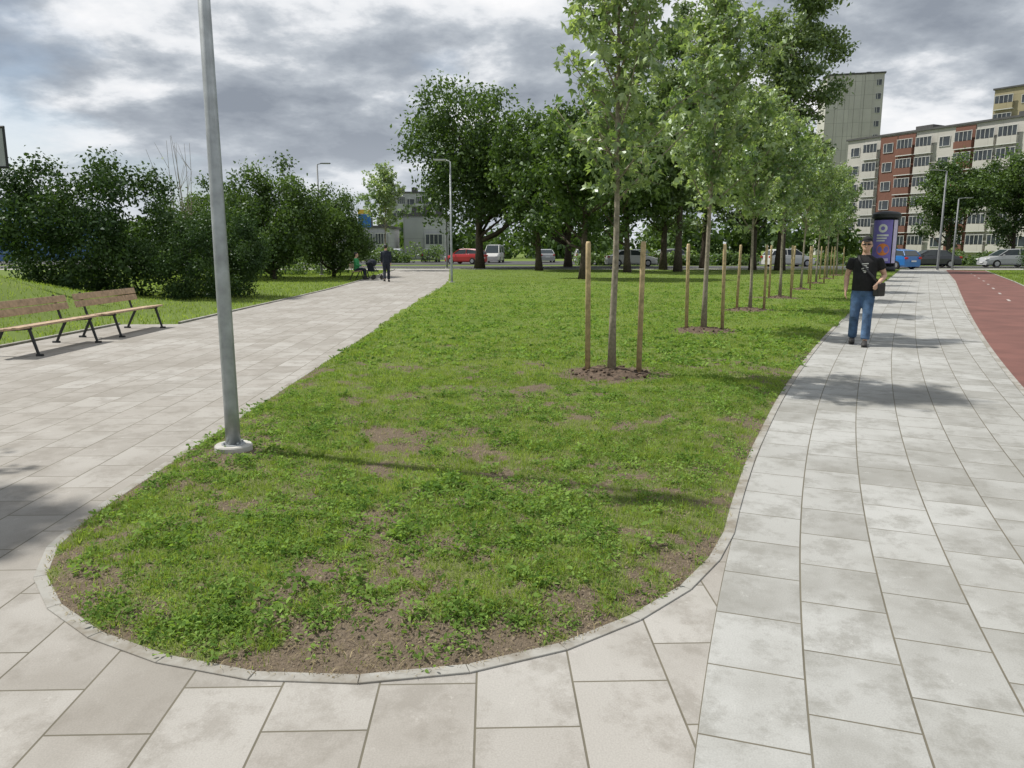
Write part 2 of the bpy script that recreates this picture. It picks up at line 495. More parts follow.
def kerb(name, line, width, ztop, piece, side=1, zb=-0.03, ch=.003):
    P, s = resample(np.array(line), piece); mb = MB()
    for k in range(len(P)-1):
        a, b = P[k], P[k+1]; t = b-a; L = np.linalg.norm(t); t = t/L; n = np.array((t[1], -t[0]))*side
        a2 = a+t*0.0015; b2 = b-t*0.0015
        def nn(q0, q1):
            tt = q1-q0; tt = tt/np.linalg.norm(tt); return np.array((tt[1], -tt[0]))*side
        na = nn(P[k-1], P[k+1]) if k > 0 else n
        nb_ = nn(P[k], P[k+2]) if k+2 < len(P) else n
        q = [a2, b2, b2+nb_*width, a2+na*width]
        dz = random.uniform(-0.001, 0.001)
        q = [(x[0], x[1]) for x in q]
        cx = sum(x[0] for x in q)/4; cy = sum(x[1] for x in q)/4
        fl, fw = ch/L*2, ch/width*2
        top = []
        for (x, y) in q:
            vx, vy = x-cx, y-cy; al = vx*t[0]+vy*t[1]; an = vx*n[0]+vy*n[1]
            al *= (1-fl); an *= (1-fw); top.append((cx+al*t[0]+an*n[0], cy+al*t[1]+an*n[1]))
        b0 = len(mb.v)
        mb.v += [(x, y, zb) for x, y in q] + [(x, y, ztop+dz-ch) for x, y in q] + [(x, y, ztop+dz) for x, y in top]
        for k2 in range(4):
            k3 = (k2+1) % 4
            mb.f.append((b0+k2, b0+k3, b0+4+k3, b0+4+k2)); mb.f.append((b0+4+k2, b0+4+k3, b0+8+k3, b0+8+k2)); mb.m += [0, 0]
        mb.f.append((b0+8, b0+9, b0+10, b0+11)); mb.m.append(0)
    o = mb.obj(name, M_kerb); tag(o, kind="structure")
    return o
kerb("kerb", outline, KW, 0.0075, 0.42, -1, ch=.002)
kerb("kerb_lawn_side", catmull([(-8.83, 58), (-7.93, 45), (-7.2, 30), (-7.16, 16.2)], 12), 0.08, 0.03, 0.8, 1)
kerb("kerb_bench_side", [(-8.36, 16.2), (-8.36, 8), (-8.66, 2), (-8.66, -6)], 0.08, 0.03, 0.8, 1)

def rect(name, x0, x1, y0, y1, z, mat):
    return poly_sheet(name, [(x0, y0), (x1, y0), (x1, y1), (x0, y1)], z, mat)
rect("far_pavement", -40, 70, 57.6, 60.6, 0.004, M_side)
rect("road", -160, 220, 62.5, 70, 0.0, M_asph)
rect("parking_ground", -160, 220, 76, 96, 0.0, M_asph)
rect("far_kerb", -160, 220, 62.3, 62.5, 0.1, M_kerb)
rect("road_marking", -160, 220, 66.2, 66.35, 0.004, M_white)

# ------------------------------------------------------------------ foliage builders
def unit(v): return v/np.maximum(np.linalg.norm(v, axis=1, keepdims=True), 1e-9)
TPL = {
 'diamond': [[(0, 0), (.45, .3), (1, 0), (.45, -.3)]],
 'oval': [[(0, 0), (.25, .2), (.7, .22), (1, 0), (.7, -.22), (.25, -.2)]],
 'maple': [[(0, 0), (.42, .2), (.95, 0), (.42, -.2)],
           [(0, 0), (.16, .32), (.52, .54), (.42, .14)],
           [(0, 0), (.42, -.14), (.52, -.54), (.16, -.32)]],
}
def leaf_mesh(name, C, S, mat, tint, Nrm=None, bias=0.6, tpl='diamond', tdir=None, tb=0.0):
    n = len(C)
    r = unit(rng.normal(size=(n, 3)))
    nrm = r if Nrm is None else unit(Nrm*bias + r)
    t = rng.normal(size=(n, 3))
    if tdir is not None: t = t + tdir*tb
    t = unit(t - nrm*np.sum(t*nrm, 1, keepdims=True)); b = np.cross(nrm, t)
    polys = TPL[tpl]
    nv = sum(len(p) for p in polys)
    base = np.arange(n)*nv
    allv = np.zeros((n, nv, 3)); li = []
    off = 0; lens = []
    for p in polys:
        for q, (x, y) in enumerate(p):
            fold = abs(y)*0.35 - 0.18*x*x
            allv[:, off+q] = C + S[:, None]*(t*x + b*y + nrm*fold)
        li += list(range(off, off+len(p))); lens.append(len(p)); off += len(p)
    loops = (base[:, None] + np.array(li)[None]).ravel()
    st = np.r_[0, np.cumsum(lens)[:-1]]
    starts = (np.arange(n)[:, None]*nv + st[None]).ravel()
    return np_mesh(name, allv.reshape(-1, 3), loops, starts, mat, np.repeat(tint, len(polys)))

def crown_tree(nm, H, Rr, cb, nclump, nleaf, ls, mat, barkm, trunk_r, seed, tpl='diamond', squash=0.75, taper=0.0, dens=2.2, cr=(.17, .30), limbs=26, lump_a=.5):
    global rng
    rng = np.random.default_rng(seed); random.seed(seed)
    zc = (cb+H)/2; rz = (H-cb)/2
    D = unit(rng.normal(size=(nclump, 3)))
    u = rng.random(nclump)**(1/dens)
    lump = 1-lump_a*.45 + lump_a*vnoise(np.arctan2(D[:, 1], D[:, 0])*1.3+5, D[:, 2]*1.7+3, seed)
    P = D*u[:, None]*lump[:, None]
    wid = Rr*(1-taper*np.clip((P[:, 2]+1)/2, 0, 1))
    CR = Rr*rng.uniform(cr[0], cr[1], nclump)
    C = np.c_[P[:, 0]*(wid-CR*0.5), P[:, 1]*(wid-CR*0.5), zc+P[:, 2]*(rz-CR*0.3)]
    w = CR**2; cnt = np.maximum(6, (nleaf*w/w.sum())).astype(int)
    idx = np.repeat(np.arange(nclump), cnt); n = len(idx)
    d = unit(rng.normal(size=(n, 3))); rr = rng.random(n)**(1/2.4)*(1+0.25*rng.normal(size=n))
    off = d*rr[:, None]*CR[idx][:, None]; off[:, 2] *= squash
    pos = C[idx] + off
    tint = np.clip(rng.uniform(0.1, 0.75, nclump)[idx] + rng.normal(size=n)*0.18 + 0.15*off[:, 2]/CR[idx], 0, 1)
    Nn = unit(d + np.array([0, 0, 0.7]))
    S = ls*rng.uniform(0.65, 1.35, n)
    cme = leaf_mesh(nm+"_crown", pos, S, mat, tint, Nn, 0.9, tpl)
    mb = MB()
    if trunk_r > 0:
        top = cb + (H-cb)*0.7
        tp = []; rd = []
        wx = random.uniform(-.3, .3)*Rr*0.12; wy = random.uniform(-.3, .3)*Rr*0.12
        for k in range(9):
            f = k/8; tp.append((wx*math.sin(f*3), wy*math.sin(f*2.2+1)-wy*math.sin(1), top*f))
            rd.append(trunk_r*(1-0.85*f)*(1.35 if k == 0 else 1))
        mb.tube(tp, rd, 10)
        order = rng.permutation(nclump)[:limbs]
        for k in order:
            c = Vector(C[k]); hd = math.hypot(c.x, c.y)
            z0 = max(cb*0.75, min(top*0.92, c.z-hd*0.75))
            f = z0/top; s = Vector((wx*math.sin(f*3), wy*math.sin(f*2.2+1)-wy*math.sin(1), z0))
            r0 = trunk_r*(1-0.85*f)*0.55
            m1 = s.lerp(c, 0.35) + Vector((random.uniform(-.1, .1)*hd, random.uniform(-.1, .1)*hd, -0.05*hd))
            m2 = s.lerp(c, 0.7) + Vector((random.uniform(-.1, .1)*hd, random.uniform(-.1, .1)*hd, 0.04*hd))
            mb.tube([s, m1, m2, c], [r0, r0*.7, r0*.45, r0*.15], 6)
    tme = None
    if mb.v:
        tme = mb.mesh(nm+"_trunk", [barkm]); tme.polygons.foreach_set("use_smooth", [True]*len(tme.polygons))
    return tme, cme

def young_tree_mesh(seed, H, cb=2.1, Rr=1.15, nbr=30, leaf=0.11, nleaf=4200, tr=0.045):
    global rng
    rng = np.random.default_rng(seed); random.seed(seed)
    mb = MB()
    lean = [(0, 0)]
    for k in range(8): lean.append((lean[-1][0]+random.uniform(-.03, .03), lean[-1][1]+random.uniform(-.03, .03)))
    tp = [(lean[k][0]*(k > 1), lean[k][1]*(k > 1), H*0.96*k/8) for k in range(9)]
    mb.tube(tp, [tr*1.25]+[tr*(1-0.88*k/8) for k in range(1, 9)], 10)
    LC = []; LT = []
    for b in range(nbr):
        f = (b+0.5)/nbr
        z0 = cb*0.93 + (H*0.93-cb)*f**0.9
        th = b*2.399 + random.uniform(-.4, .4)
        prof = math.sin(math.pi*min(1, 0.25+0.75*f))**0.6
        Lb = Rr*(0.35+0.75*prof)*random.uniform(0.7, 1.2)*(1.0-0.3*f)
        el = R(42+28*f+random.uniform(-10, 10))
        dirv = Vector((math.cos(th)*math.cos(el), math.sin(th)*math.cos(el), math.sin(el)))
        k = min(7, int(z0/(H*0.96)*8)); fr = z0/(H*0.96)*8-k
        p0 = Vector(tp[k]).lerp(Vector(tp[k+1]), fr)
        pp = [p0]; dd = dirv.copy()
        for q in range(5):
            dd = (dd + Vector((random.uniform(-.15, .15), random.uniform(-.15, .15), random.uniform(-.07, .06)))).normalized()
            pp.append(pp[-1]+dd*Lb*1.3/5)
        r0 = tr*0.3*(1-0.6*f)+0.003
        mb.tube(pp, [r0*(1-0.85*q/5) for q in range(6)], 5)
        bt = random.uniform(0.1, 0.8)
        nl = int(nleaf/nbr*Lb/(Rr*0.85)*random.uniform(.6, 1.2))
        tw = []
        for q in range(11):
            s = random.uniform(0.10, 1.0)*4.99; qi = min(4, int(s)); sp = pp[qi].lerp(pp[qi+1], s-qi)
            td = (dirv*0.3 + Vector((random.gauss(0, 1), random.gauss(0, 1), random.gauss(-.2, .7)))).normalized()
            e = sp + td*random.uniform(0.15, 0.42)*Rr/1.15
            mb.tube([sp, e], [0.005, 0.002], 4, cap=False); tw.append((sp, e))
        for q in range(nl):
            sp, e = random.choice(tw) if random.random() < 0.85 else (pp[2], pp[5])
            c = sp.lerp(e, random.uniform(0.1, 1.1)) + Vector((random.gauss(0, .055), random.gauss(0, .055), random.gauss(-.02, .055)))
            LC.append(c); LT.append(bt+random.gauss(0, .22))
    LC = np.array([tuple(c) for c in LC]); LT = np.clip(np.array(LT), 0, 1)
    S = leaf*rng.uniform(0.6, 1.25, len(LC))
    cme = leaf_mesh("young_crown", LC, S, M_leaf_young, LT, np.tile([[0, 0, 1.0]], (len(LC), 1)), 0.5, 'maple', np.array([[0, 0, -1.0]]), 0.9)
    tme = mb.mesh("young_trunk", [M_bark_y]); tme.polygons.foreach_set("use_smooth", [True]*len(tme.polygons))
    return tme, cme

def place_tree(name, tme, cme, loc, rot, sc, label, cat="tree", group=None, scz=None):
    e = empty(name, loc, rot, label, cat, group)
    e.scale = (sc, sc, scz if scz else sc)
    if tme is not None:
        link(bpy.data.objects.new("trunk", tme), e)
    link(bpy.data.objects.new("crown", cme), e)
    return e

# ---- young row
yt = [young_tree_mesh(11, 6.0, 2.2, 1.06, 38, 0.105, 5900, 0.047),
      young_tree_mesh(23, 6.3, 2.15, 1.22, 36, 0.125, 5400, 0.05),
      young_tree_mesh(37, 5.4, 2.1, 1.30, 32, 0.145, 4200, 0.045)]
rs = random.Random(3)
stake_mb = MB(); stake_mb.tube([(0, 0, -.05), (0, 0, 1.63), (0, 0, 1.66)], [0.034, 0.032, 0.024], 12)
stake_me = stake_mb.mesh("tree_stake", [M_stake]); stake_me.polygons.foreach_set("use_smooth", [True]*len(stake_me.polygons))
def soil_mound(x, y, r):
    mb = MB(); seg = 40; nr = 8
    rg = random.Random(int(x*100))
    for q in range(nr+1):
        for k in range(seg):
            th = 2*math.pi*k/seg; f = q/nr
            rr = r*f*(1+0.12*math.sin(3*th+x)+0.08*math.sin(7*th)+rg.uniform(-.05, .05))
            zz = 0.045+0.08*(1-f*f) - 0.03*f + rg.uniform(-.016, .016)
            mb.v.append((rr*math.cos(th), rr*math.sin(th), zz if q else 0.12))
    for q in range(nr):
        for k in range(seg):
            k2 = (k+1) % seg; mb.f.append((q*seg+k, (q+1)*seg+k, (q+1)*seg+k2, q*seg+k2)); mb.m.append(0)
    for k in range(90):
        th = rg.uniform(0, 6.28); rr = r*rg.uniform(.1, 1.25); s = rg.uniform(.008, .028)
        mb.ell((rr*math.cos(th), rr*math.sin(th), 0.05+0.07*max(0, 1-(rr/r)**2)), (s, s*rg.uniform(.7, 1), s*.7), 6)
    o = mb.obj("soil_mound", M_soil, None, True); o.location = (x, y, 0); tag(o, kind="structure")
for k, (x, y) in enumerate(TREES):
    t, c = yt[[0, 1, 2, 1, 2, 0, 2, 1][k]]
    place_tree("young_tree", t, c, (x, y, 0.04), [0.3, 1.1, 2.5, 3.9, 0.7, 5.1, 1.9, 2.6][k], [1.0, 1.0, 0.95, .93, 1.0, .95, 1.0, 1.0][k],
               "young staked maple with thin pale trunk and airy light green crown" if k == 0 else "young staked street tree with airy light green crown on the lawn",
               "tree", "row of young staked trees on the lawn")
    soil_mound(x, y, 0.64 if k < 3 else 0.45)
    for sx, sy in ((-0.30, 0.12), (0.36, 0.02)):
        o = bpy.data.objects.new("tree_stake", stake_me); link(o)
        o.location = (x+sx*(1 if k else .95), y+sy, 0.02); o.rotation_euler = (R(rs.uniform(-1.5, 1.5)), R(rs.uniform(-1.2, 1.2)), rs.uniform(0, 3))
        tag(o, "round wooden stake supporting a young tree on the lawn", "wooden stake", "wooden stakes beside the young trees")
# unseen tree left of the view, added so its crown shades the near path
place_tree("street_tree", *yt[0], (-6.35, 5.35, 0), 2.0, 1.0, "unseen young tree added beside the view to shade the path", "tree")

# ---- big trees
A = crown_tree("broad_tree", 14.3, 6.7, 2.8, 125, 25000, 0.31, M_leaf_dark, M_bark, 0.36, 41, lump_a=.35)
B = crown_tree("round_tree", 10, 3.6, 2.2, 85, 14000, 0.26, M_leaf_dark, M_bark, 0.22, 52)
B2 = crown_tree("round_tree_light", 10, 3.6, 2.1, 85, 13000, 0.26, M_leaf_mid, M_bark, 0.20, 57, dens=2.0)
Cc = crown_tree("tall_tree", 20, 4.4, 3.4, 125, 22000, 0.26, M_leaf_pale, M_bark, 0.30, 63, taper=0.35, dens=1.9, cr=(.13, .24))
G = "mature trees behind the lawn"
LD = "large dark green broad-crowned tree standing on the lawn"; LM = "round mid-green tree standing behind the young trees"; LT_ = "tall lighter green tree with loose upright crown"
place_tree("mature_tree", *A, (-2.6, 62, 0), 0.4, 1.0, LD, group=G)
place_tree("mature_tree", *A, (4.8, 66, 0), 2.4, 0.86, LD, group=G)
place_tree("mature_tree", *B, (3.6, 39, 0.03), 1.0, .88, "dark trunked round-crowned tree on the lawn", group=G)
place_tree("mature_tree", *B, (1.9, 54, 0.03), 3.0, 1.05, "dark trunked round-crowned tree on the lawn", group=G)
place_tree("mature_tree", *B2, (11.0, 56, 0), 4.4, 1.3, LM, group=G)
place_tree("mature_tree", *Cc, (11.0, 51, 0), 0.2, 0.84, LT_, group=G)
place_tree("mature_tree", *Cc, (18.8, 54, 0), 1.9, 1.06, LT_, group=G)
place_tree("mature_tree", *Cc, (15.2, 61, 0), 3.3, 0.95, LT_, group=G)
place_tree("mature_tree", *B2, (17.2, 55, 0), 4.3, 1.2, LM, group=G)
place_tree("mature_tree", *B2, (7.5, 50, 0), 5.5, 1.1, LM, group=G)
for (x, y, s, r) in ((44, 78, 1.05, 0.5), (52, 80, 1.1, 2.2), (58, 76, 1.2, 4.0), (47.5, 66, .95, 3)):
    place_tree("roadside_tree", *B, (x, y, 0), r, s, "dark green round tree beside the road", group="trees along the road")

# ---- bushes
BU1 = crown_tree("bush", 4.5, 3.3, -0.7, 130, 30000, 0.125, M_leaf_bush, M_bark, 0, 71, squash=.9, dens=3.6, cr=(.13, .22), lump_a=.18)
BU2 = crown_tree("bush_tall", 6.0, 3.3, 0.2, 100, 20000, 0.17, M_leaf_dark, M_bark, 0.12, 82, squash=.9, dens=2.8, cr=(.16, .28), limbs=14, lump_a=.3)
gb = "dense dark shrubs beside the path"
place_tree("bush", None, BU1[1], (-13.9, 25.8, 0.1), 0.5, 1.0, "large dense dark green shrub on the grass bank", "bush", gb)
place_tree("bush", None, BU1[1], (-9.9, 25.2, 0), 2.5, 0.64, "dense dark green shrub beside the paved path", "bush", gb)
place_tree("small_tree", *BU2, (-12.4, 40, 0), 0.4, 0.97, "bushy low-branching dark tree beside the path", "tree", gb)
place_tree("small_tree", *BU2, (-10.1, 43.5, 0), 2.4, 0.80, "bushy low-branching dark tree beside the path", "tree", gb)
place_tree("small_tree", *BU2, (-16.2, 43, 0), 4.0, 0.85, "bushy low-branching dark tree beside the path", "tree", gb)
place_tree("bush", None, BU1[1], (28.2, 39, 0), 1.0, 0.62, "dense dark green shrub beside the bicycle path", "bush", gb)
place_tree("street_tree", *yt[2], (-9.2, 56, 0), 1.0, 1.35, "slender light green tree near the path", "tree")
mb = MB(); rb = random.Random(5)
for k in range(7):
    p = Vector((0, 0, 0)); dv = Vector((rb.uniform(-.22, .12), rb.uniform(-.1, .1), 1)).normalized(); q = [p]
    for s in range(6):
        dv = (dv+Vector((rb.uniform(-.07, .05), rb.uniform(-.05, .05), 0))).normalized(); q.append(q[-1]+dv*rb.uniform(.8, 1.0))
    mb.tube(q, [.03, .024, .019, .015, .011, .008, .005], 5)
    for s in range(5):
        a = q[rb.randint(2, 5)]; mb.tube([a, a+Vector((rb.uniform(-.6, .5), rb.uniform(-.3, .3), rb.uniform(.4, .9)))], [.008, .004], 4)
o = mb.obj("bare_sapling", M_bark_y); o.location = (-12.2, 29, 0); tag(o, "leafless thin sapling rising above the shrubs", "sapling")

def clump_field(name, Cn, CRn, per, ls, mat, seed):
    global rng
    rng = np.random.default_rng(seed)
    idx = np.repeat(np.arange(len(Cn)), per); n = len(idx)
    d = unit(rng.normal(size=(n, 3))); off = d*(rng.random(n)**.4)[:, None]*CRn[idx][:, None]
    pos = Cn[idx]+off; pos[:, 2] = np.abs(pos[:, 2])
    tint = np.clip(rng.uniform(0, .7, len(Cn))[idx]+rng.normal(size=n)*.15, 0, 1)
    me = leaf_mesh(name, pos, ls*rng.uniform(.6, 1.4, n), mat, tint, unit(d+np.array([0, 0, .7])), .9)
    o = bpy.data.objects.new(name, me); link(o); tag(o, kind="stuff"); return o
rg = np.random.default_rng(5)
n = 240
fx = rg.uniform(-110, 60, n); fh = 3+3.5*vnoise(fx*.08, fx*0, 4)
clump_field("far_wood", np.c_[fx, rg.uniform(118, 140, n), rg.uniform(.1, 1, n)*fh], rg.uniform(1.8, 3.2, n), 120, 1.0, M_leaf_dark, 9)
n = 170
hx = rg.uniform(6, 62, n)
clump_field("hedge", np.c_[hx, rg.uniform(73, 74.2, n), rg.uniform(.2, .8, n)], rg.uniform(.5, .8, n), 110, .26, M_leaf_mid, 10)
n = 60
clump_field("low_shrubs", np.c_[rg.uniform(-24, -11, n), rg.uniform(47, 52, n), rg.uniform(.2, 1.1, n)], rg.uniform(.5, .9, n), 140, .18, M_leaf_mid, 12)
n = 34
clump_field("verge_shrubs", np.c_[rg.uniform(-26, -8, n), rg.uniform(84, 86, n), rg.uniform(.2, 1.6, n)], rg.uniform(.6, 1.1, n), 110, .3, M_leaf_mid, 14)

# ------------------------------------------------------------------ grass
def blades(name, P, H, W, tint, mat, lean=0.5, ph=None):
    n = len(P); th = rng.uniform(0, 2*np.pi, n); ln = rng.uniform(0.1, 1, n)*lean
    if ph is None: ph = rng.uniform(0, 2*np.pi, n)
    side = np.c_[np.cos(th), np.sin(th), np.zeros(n)]; dl = np.c_[np.cos(ph), np.sin(ph), np.zeros(n)]
    up = np.array([[0, 0, 1.0]])
    W = W[:, None]; H = H[:, None]; ln = ln[:, None]
    A = np.stack([P-side*W, P+side*W, P+side*W*.7+up*H*.55+dl*H*ln*.35, P-side*W*.7+up*H*.55+dl*H*ln*.35, P+up*H*(1-ln*.35)+dl*H*ln], 1)
    base = np.arange(n)*5
    lp = (base[:, None]+np.array([[0, 1, 2, 3, 3, 2, 4]])).ravel()
    st = (np.arange(n)[:, None]*7+np.array([[0, 4]])).ravel()
    return np_mesh(name, A.reshape(-1, 3), lp, st, mat, np.repeat(tint, 2))
def stuff(name, me):
    o = bpy.data.objects.new(name, me); link(o); tag(o, kind="stuff"); return o
rng = np.random.default_rng(99)
def scatter(n, y0, y1, pw):
    u = rng.random(n)
    y = (y0**(1-pw)+u*(y1**(1-pw)-y0**(1-pw)))**(1/(1-pw))
    xl = -2.7 - np.clip((y-20)*.05, 0, 2); xr = np.interp(y, Lc[:, 1], Lc[:, 0])
    x = xl + rng.random(n)*(xr-xl)
    k = inside(outline, x, y); return x[k], y[k]
x, y = scatter(280000, 2.55, 9, 0.4)
d = dist_outline(x, y); c = cover_fn(x, y, d)
k = rng.random(len(x)) < (0.05+c**1.2)*0.68; k &= (d > 0.062+.02*rng.random(len(x)))
x, y, d, c = x[k], y[k], d[k], c[k]
H = rng.uniform(0.010, 0.036, len(x))*(0.5+1.1*fbm(x*1.5, y*1.5, 9)+0.4*c)
W = rng.uniform(0.0012, 0.0026, len(x))
T = np.clip(0.15+0.8*fbm(x*2.5, y*2.5, 12)+rng.normal(size=len(x))*.22, 0, 1)
stuff("grass_near", blades("grass", np.c_[x, y, bed_z(x, y, d)-.004], H, W, T, M_grass, 1.0))
tx, ty = scatter(1000, 2.75, 14, .7); td = dist_outline(tx, ty); tc_ = cover_fn(tx, ty, td); k = (td > .10) & (tc_ > .2); tx, ty = tx[k], ty[k]
idx = np.repeat(np.arange(len(tx)), 36); m = len(idx); ph = rng.uniform(0, 6.283, m); rr = np.abs(rng.normal(size=m))*.024
x = tx[idx]+rr*np.cos(ph); y = ty[idx]+rr*np.sin(ph); d = dist_outline(x, y)
k = d > .062
th_ = rng.uniform(.4, 1.2, len(tx))[idx]; TT = np.clip(rng.uniform(.1, .9, len(tx))[idx]+rng.normal(size=m)*.15, 0, 1)
stuff("grass_tufts", blades("tufts", np.c_[x, y, bed_z(x, y, d)-.004][k], (rng.uniform(.03, .07, m)*th_)[k], rng.uniform(.0013, .0025, m)[k], TT[k], M_grass, 1.2, ph[k]))
x, y = scatter(190000, 8.5, 57, 1.3)
d = dist_outline(x, y); c = cover_fn(x, y, d); k = rng.random(len(x)) < 0.03+c; k &= d > .07
x, y, d, c = x[k], y[k], d[k], c[k]
sc = np.clip(y/10, 1, 4)
H = rng.uniform(0.02, 0.05, len(x))*(0.5+fbm(x*.9, y*.9, 9)); W = rng.uniform(0.002, 0.0045, len(x))*sc
T = np.clip(0.1+0.9*fbm(x*.6, y*.6, 12)+rng.normal(size=len(x))*.25, 0, 1)
stuff("grass_far", blades("grass_far", np.c_[x, y, bed_z(x, y, d)-.004], H, W, T, M_grass, .8))
n = 60000
x = rng.uniform(-24, -7.2, n); y = rng.uniform(9, 56, n)
xl = np.where(y < 16.3, -8.5, np.interp(y, [16, 30, 45, 58], [-7.25, -7.3, -8.0, -8.9]))
k = x < xl; x, y = x[k], y[k]
T = np.clip(0.1+0.9*fbm(x*.6, y*.6, 12)+rng.normal(size=len(x))*.2, 0, 1)
stuff("grass_bank", blades("grass_side", np.c_[x, y, ground_z(x, y)-.005], rng.uniform(.05, .11, len(x)), rng.uniform(.006, .014, len(x)), T, M_grass, .7))
s = rng.uniform(0, Ls[-1], 26000); off = rng.uniform(0.02, 9, len(s))
bx = np.interp(s, Ls, Lr[:, 0]); by = np.interp(s, Ls, Lr[:, 1])
wv = np.array([wR(q) for q in s])+2.6+off
x = bx+wv*.88; y = by-wv*.47
T = np.clip(0.1+0.9*fbm(x*.6, y*.6, 12)+rng.normal(size=len(x))*.2, 0, 1)
k = by > 14
stuff("grass_verge", blades("grass_verge", np.c_[x, y, np.full(len(x), -.03)][k], rng.uniform(.06, .12, k.sum()), rng.uniform(.008, .02, k.sum()), T[k], M_grass, .7))

def weeds(name, n, y0, y1, pw, leaves, size, hgt, thr=.36):
    x, y = scatter(n, y0, y1, pw); d = dist_outline(x, y); c = cover_fn(x, y, d)
    wn = fbm(x*1.6+30, y*1.6, 15)
    k = (rng.random(len(x)) < np.clip((wn-thr)*4.0, 0.12, 1)*(0.4+c)); k &= d > .10
    x, y, d = x[k], y[k], d[k]
    idx = np.repeat(np.arange(len(x)), leaves); m = len(idx)
    rad = rng.uniform(.35, 1.6, len(x))[idx]
    th = rng.uniform(0, 6.283, m); rr = np.sqrt(rng.random(m))*0.05*rad
    zz = rng.random(m)*hgt*rad*(1-rr/(0.075*rad))
    dirs = np.c_[np.cos(th), np.sin(th), rng.uniform(.1, .9, m)]
    P = np.c_[x[idx]+rr*np.cos(th), y[idx]+rr*np.sin(th), bed_z(x, y, d)[idx]+zz]
    T = np.clip(rng.uniform(.0, .9, len(x))[idx]+rng.normal(size=m)*.15, 0, 1)
    stuff(name, leaf_mesh(name, P, size*rng.uniform(.5, 1.2, m)*rad**.5, M_weed, T, np.tile([[0, 0, 1.0]], (m, 1)), 1.1, 'oval', dirs, 2.0))
weeds("ground_cover_weeds", 7500, 2.65, 10, 0.6, 22, 0.022, 0.045, .35)
weeds("ground_cover_tall_weeds", 620, 2.8, 8.5, 0.7, 40, 0.032, 0.085, .38)
weeds("ground_cover_weeds_far", 6500, 10, 34, 1.2, 9, 0.06, 0.05)
crumb_m = simple("soil_crumb", (.18, .145, .105), 1, 0, .5, 30, 0)
def crumbs(name, x, y, z, s):
    n = len(x)
    tet = np.array([[1, 0, -.4], [-.5, .87, -.3], [-.5, -.87, -.4], [0, 0, .8], [.4, .5, .5]])
    Vv = (np.c_[x, y, z][:, None, :] + s[:, None, None]*(tet[None]*rng.uniform(.7, 1.3, (n, 5, 3))))
    fl = np.array([0, 4, 3, 0, 1, 4, 1, 3, 4, 1, 2, 3, 2, 0, 3])
    stuff(name, np_mesh(name, Vv.reshape(-1, 3), (np.arange(n)[:, None]*5+fl).ravel(), (np.arange(n*5)*3), crumb_m))
x, y = scatter(20000, 2.6, 7, .5); d = dist_outline(x, y); c = cover_fn(x, y, d); k = (c < .5) & (d > .055)
x, y, d = x[k], y[k], d[k]
crumbs("soil_crumbs", x, y, bed_z(x, y, d)+.003, rng.uniform(.002, .008, len(x))*np.where(rng.random(len(x)) < .05, 1.8, 1))
x, y = scatter(60000, 2.6, 8, .5); d = dist_outline(x, y); c = cover_fn(x, y, d); k = ((c < .8) & (rng.random(len(x)) < .4)) & (d > .045)
x, y, d = x[k], y[k], d[k]; n = len(x)
stuff("dry_grass", blades("dry", np.c_[x, y, bed_z(x, y, d)+.004], rng.uniform(.006, .03, n), rng.uniform(.001, .002, n), rng.random(n), M_dry, 3.0))

# ------------------------------------------------------------------ street lamps
M_lens = simple("lamp_lens", (.6, .6, .58), .2, 0, .05, 2, 0)
def street_lamp(loc, H, arm, rot, label, r0=0.054, r1=0.031, group="grey street lamps along the paths", M=None):
    M = M or M_galv
    e = empty("street_lamp", loc, rot, label, "street lamp", group)
    mb = MB(); mb.rings([(0, 0, -.08, .14, .14), (0, 0, .045, .14, .14), (0, 0, .055, .132, .132)], 32); mb.obj("footing", M_concrete, e, False, 0)
    mb = MB(); mb.rings([(0, 0, .05, .088, .088), (0, 0, .062, .088, .088)], 24)
    mb.rings([(0, 0, .05, r0*1.05, r0*1.05), (0, 0, .35, r0, r0), (0, 0, 1.2, r0*.97, r0*.97), (0, 0, H, r1, r1)], 24)
    for k in range(4):
        th = math.pi/4+k*math.pi/2; mb.rings([(.073*math.cos(th), .073*math.sin(th), .06, .009, .009), (.073*math.cos(th), .073*math.sin(th), .08, .009, .009)], 8)
    o = mb.obj("pole", M, e, True); 
    for p in o.data.polygons: p.use_smooth = len(p.vertices) == 4
    mb = MB(); mb.box((0, r0*.99, .75), (.06, .012, .3)); mb.obj("access_door", M, e, False, .003)
    mb = MB(); mb.tube([(0, 0, H-.03), (-.06, 0, H+.03), (-arm*.4, 0, H+.06)], [.03, .028, .026], 10); mb.obj("arm", M, e, True)
    mb = MB(); mb.box((-arm*.4-.26, 0, H+.075), (.56, .2, .06)); mb.obj("lamp_head", M, e, False, .02)
    mb = MB(); mb.box((-arm*.4-.28, 0, H+.042), (.4, .15, .012)); mb.obj("lamp_lens", M_lens, e)
    return e
street_lamp((LAMP[0], LAMP[1], 0.05), 5.6, .5, 0, "galvanized steel lamp post on round concrete footing at lawn edge")
street_lamp((-2.75, 35, 0.03), 5.35, .5, 0, "grey street lamp at the edge of the lawn and path")
street_lamp((-11.4, 46, 0), 6.4, .6, 3.14, "grey street lamp rising behind the shrubs", .07, .045, M=M_galv2)
street_lamp((31.0, 56, 0), 7.0, 1.6, 0, "tall grey lamp post beside the road", .085, .05, M=M_galv2)
street_lamp((33.2, 58, 0), 5.2, 1.2, 3.14, "grey lamp post beside the road", .07, .045, M=M_galv2)
street_lamp((-5.2, 61.5, 0), 6.8, .8, 0, "grey street lamp near the road", .07, .045, M=M_galv2)

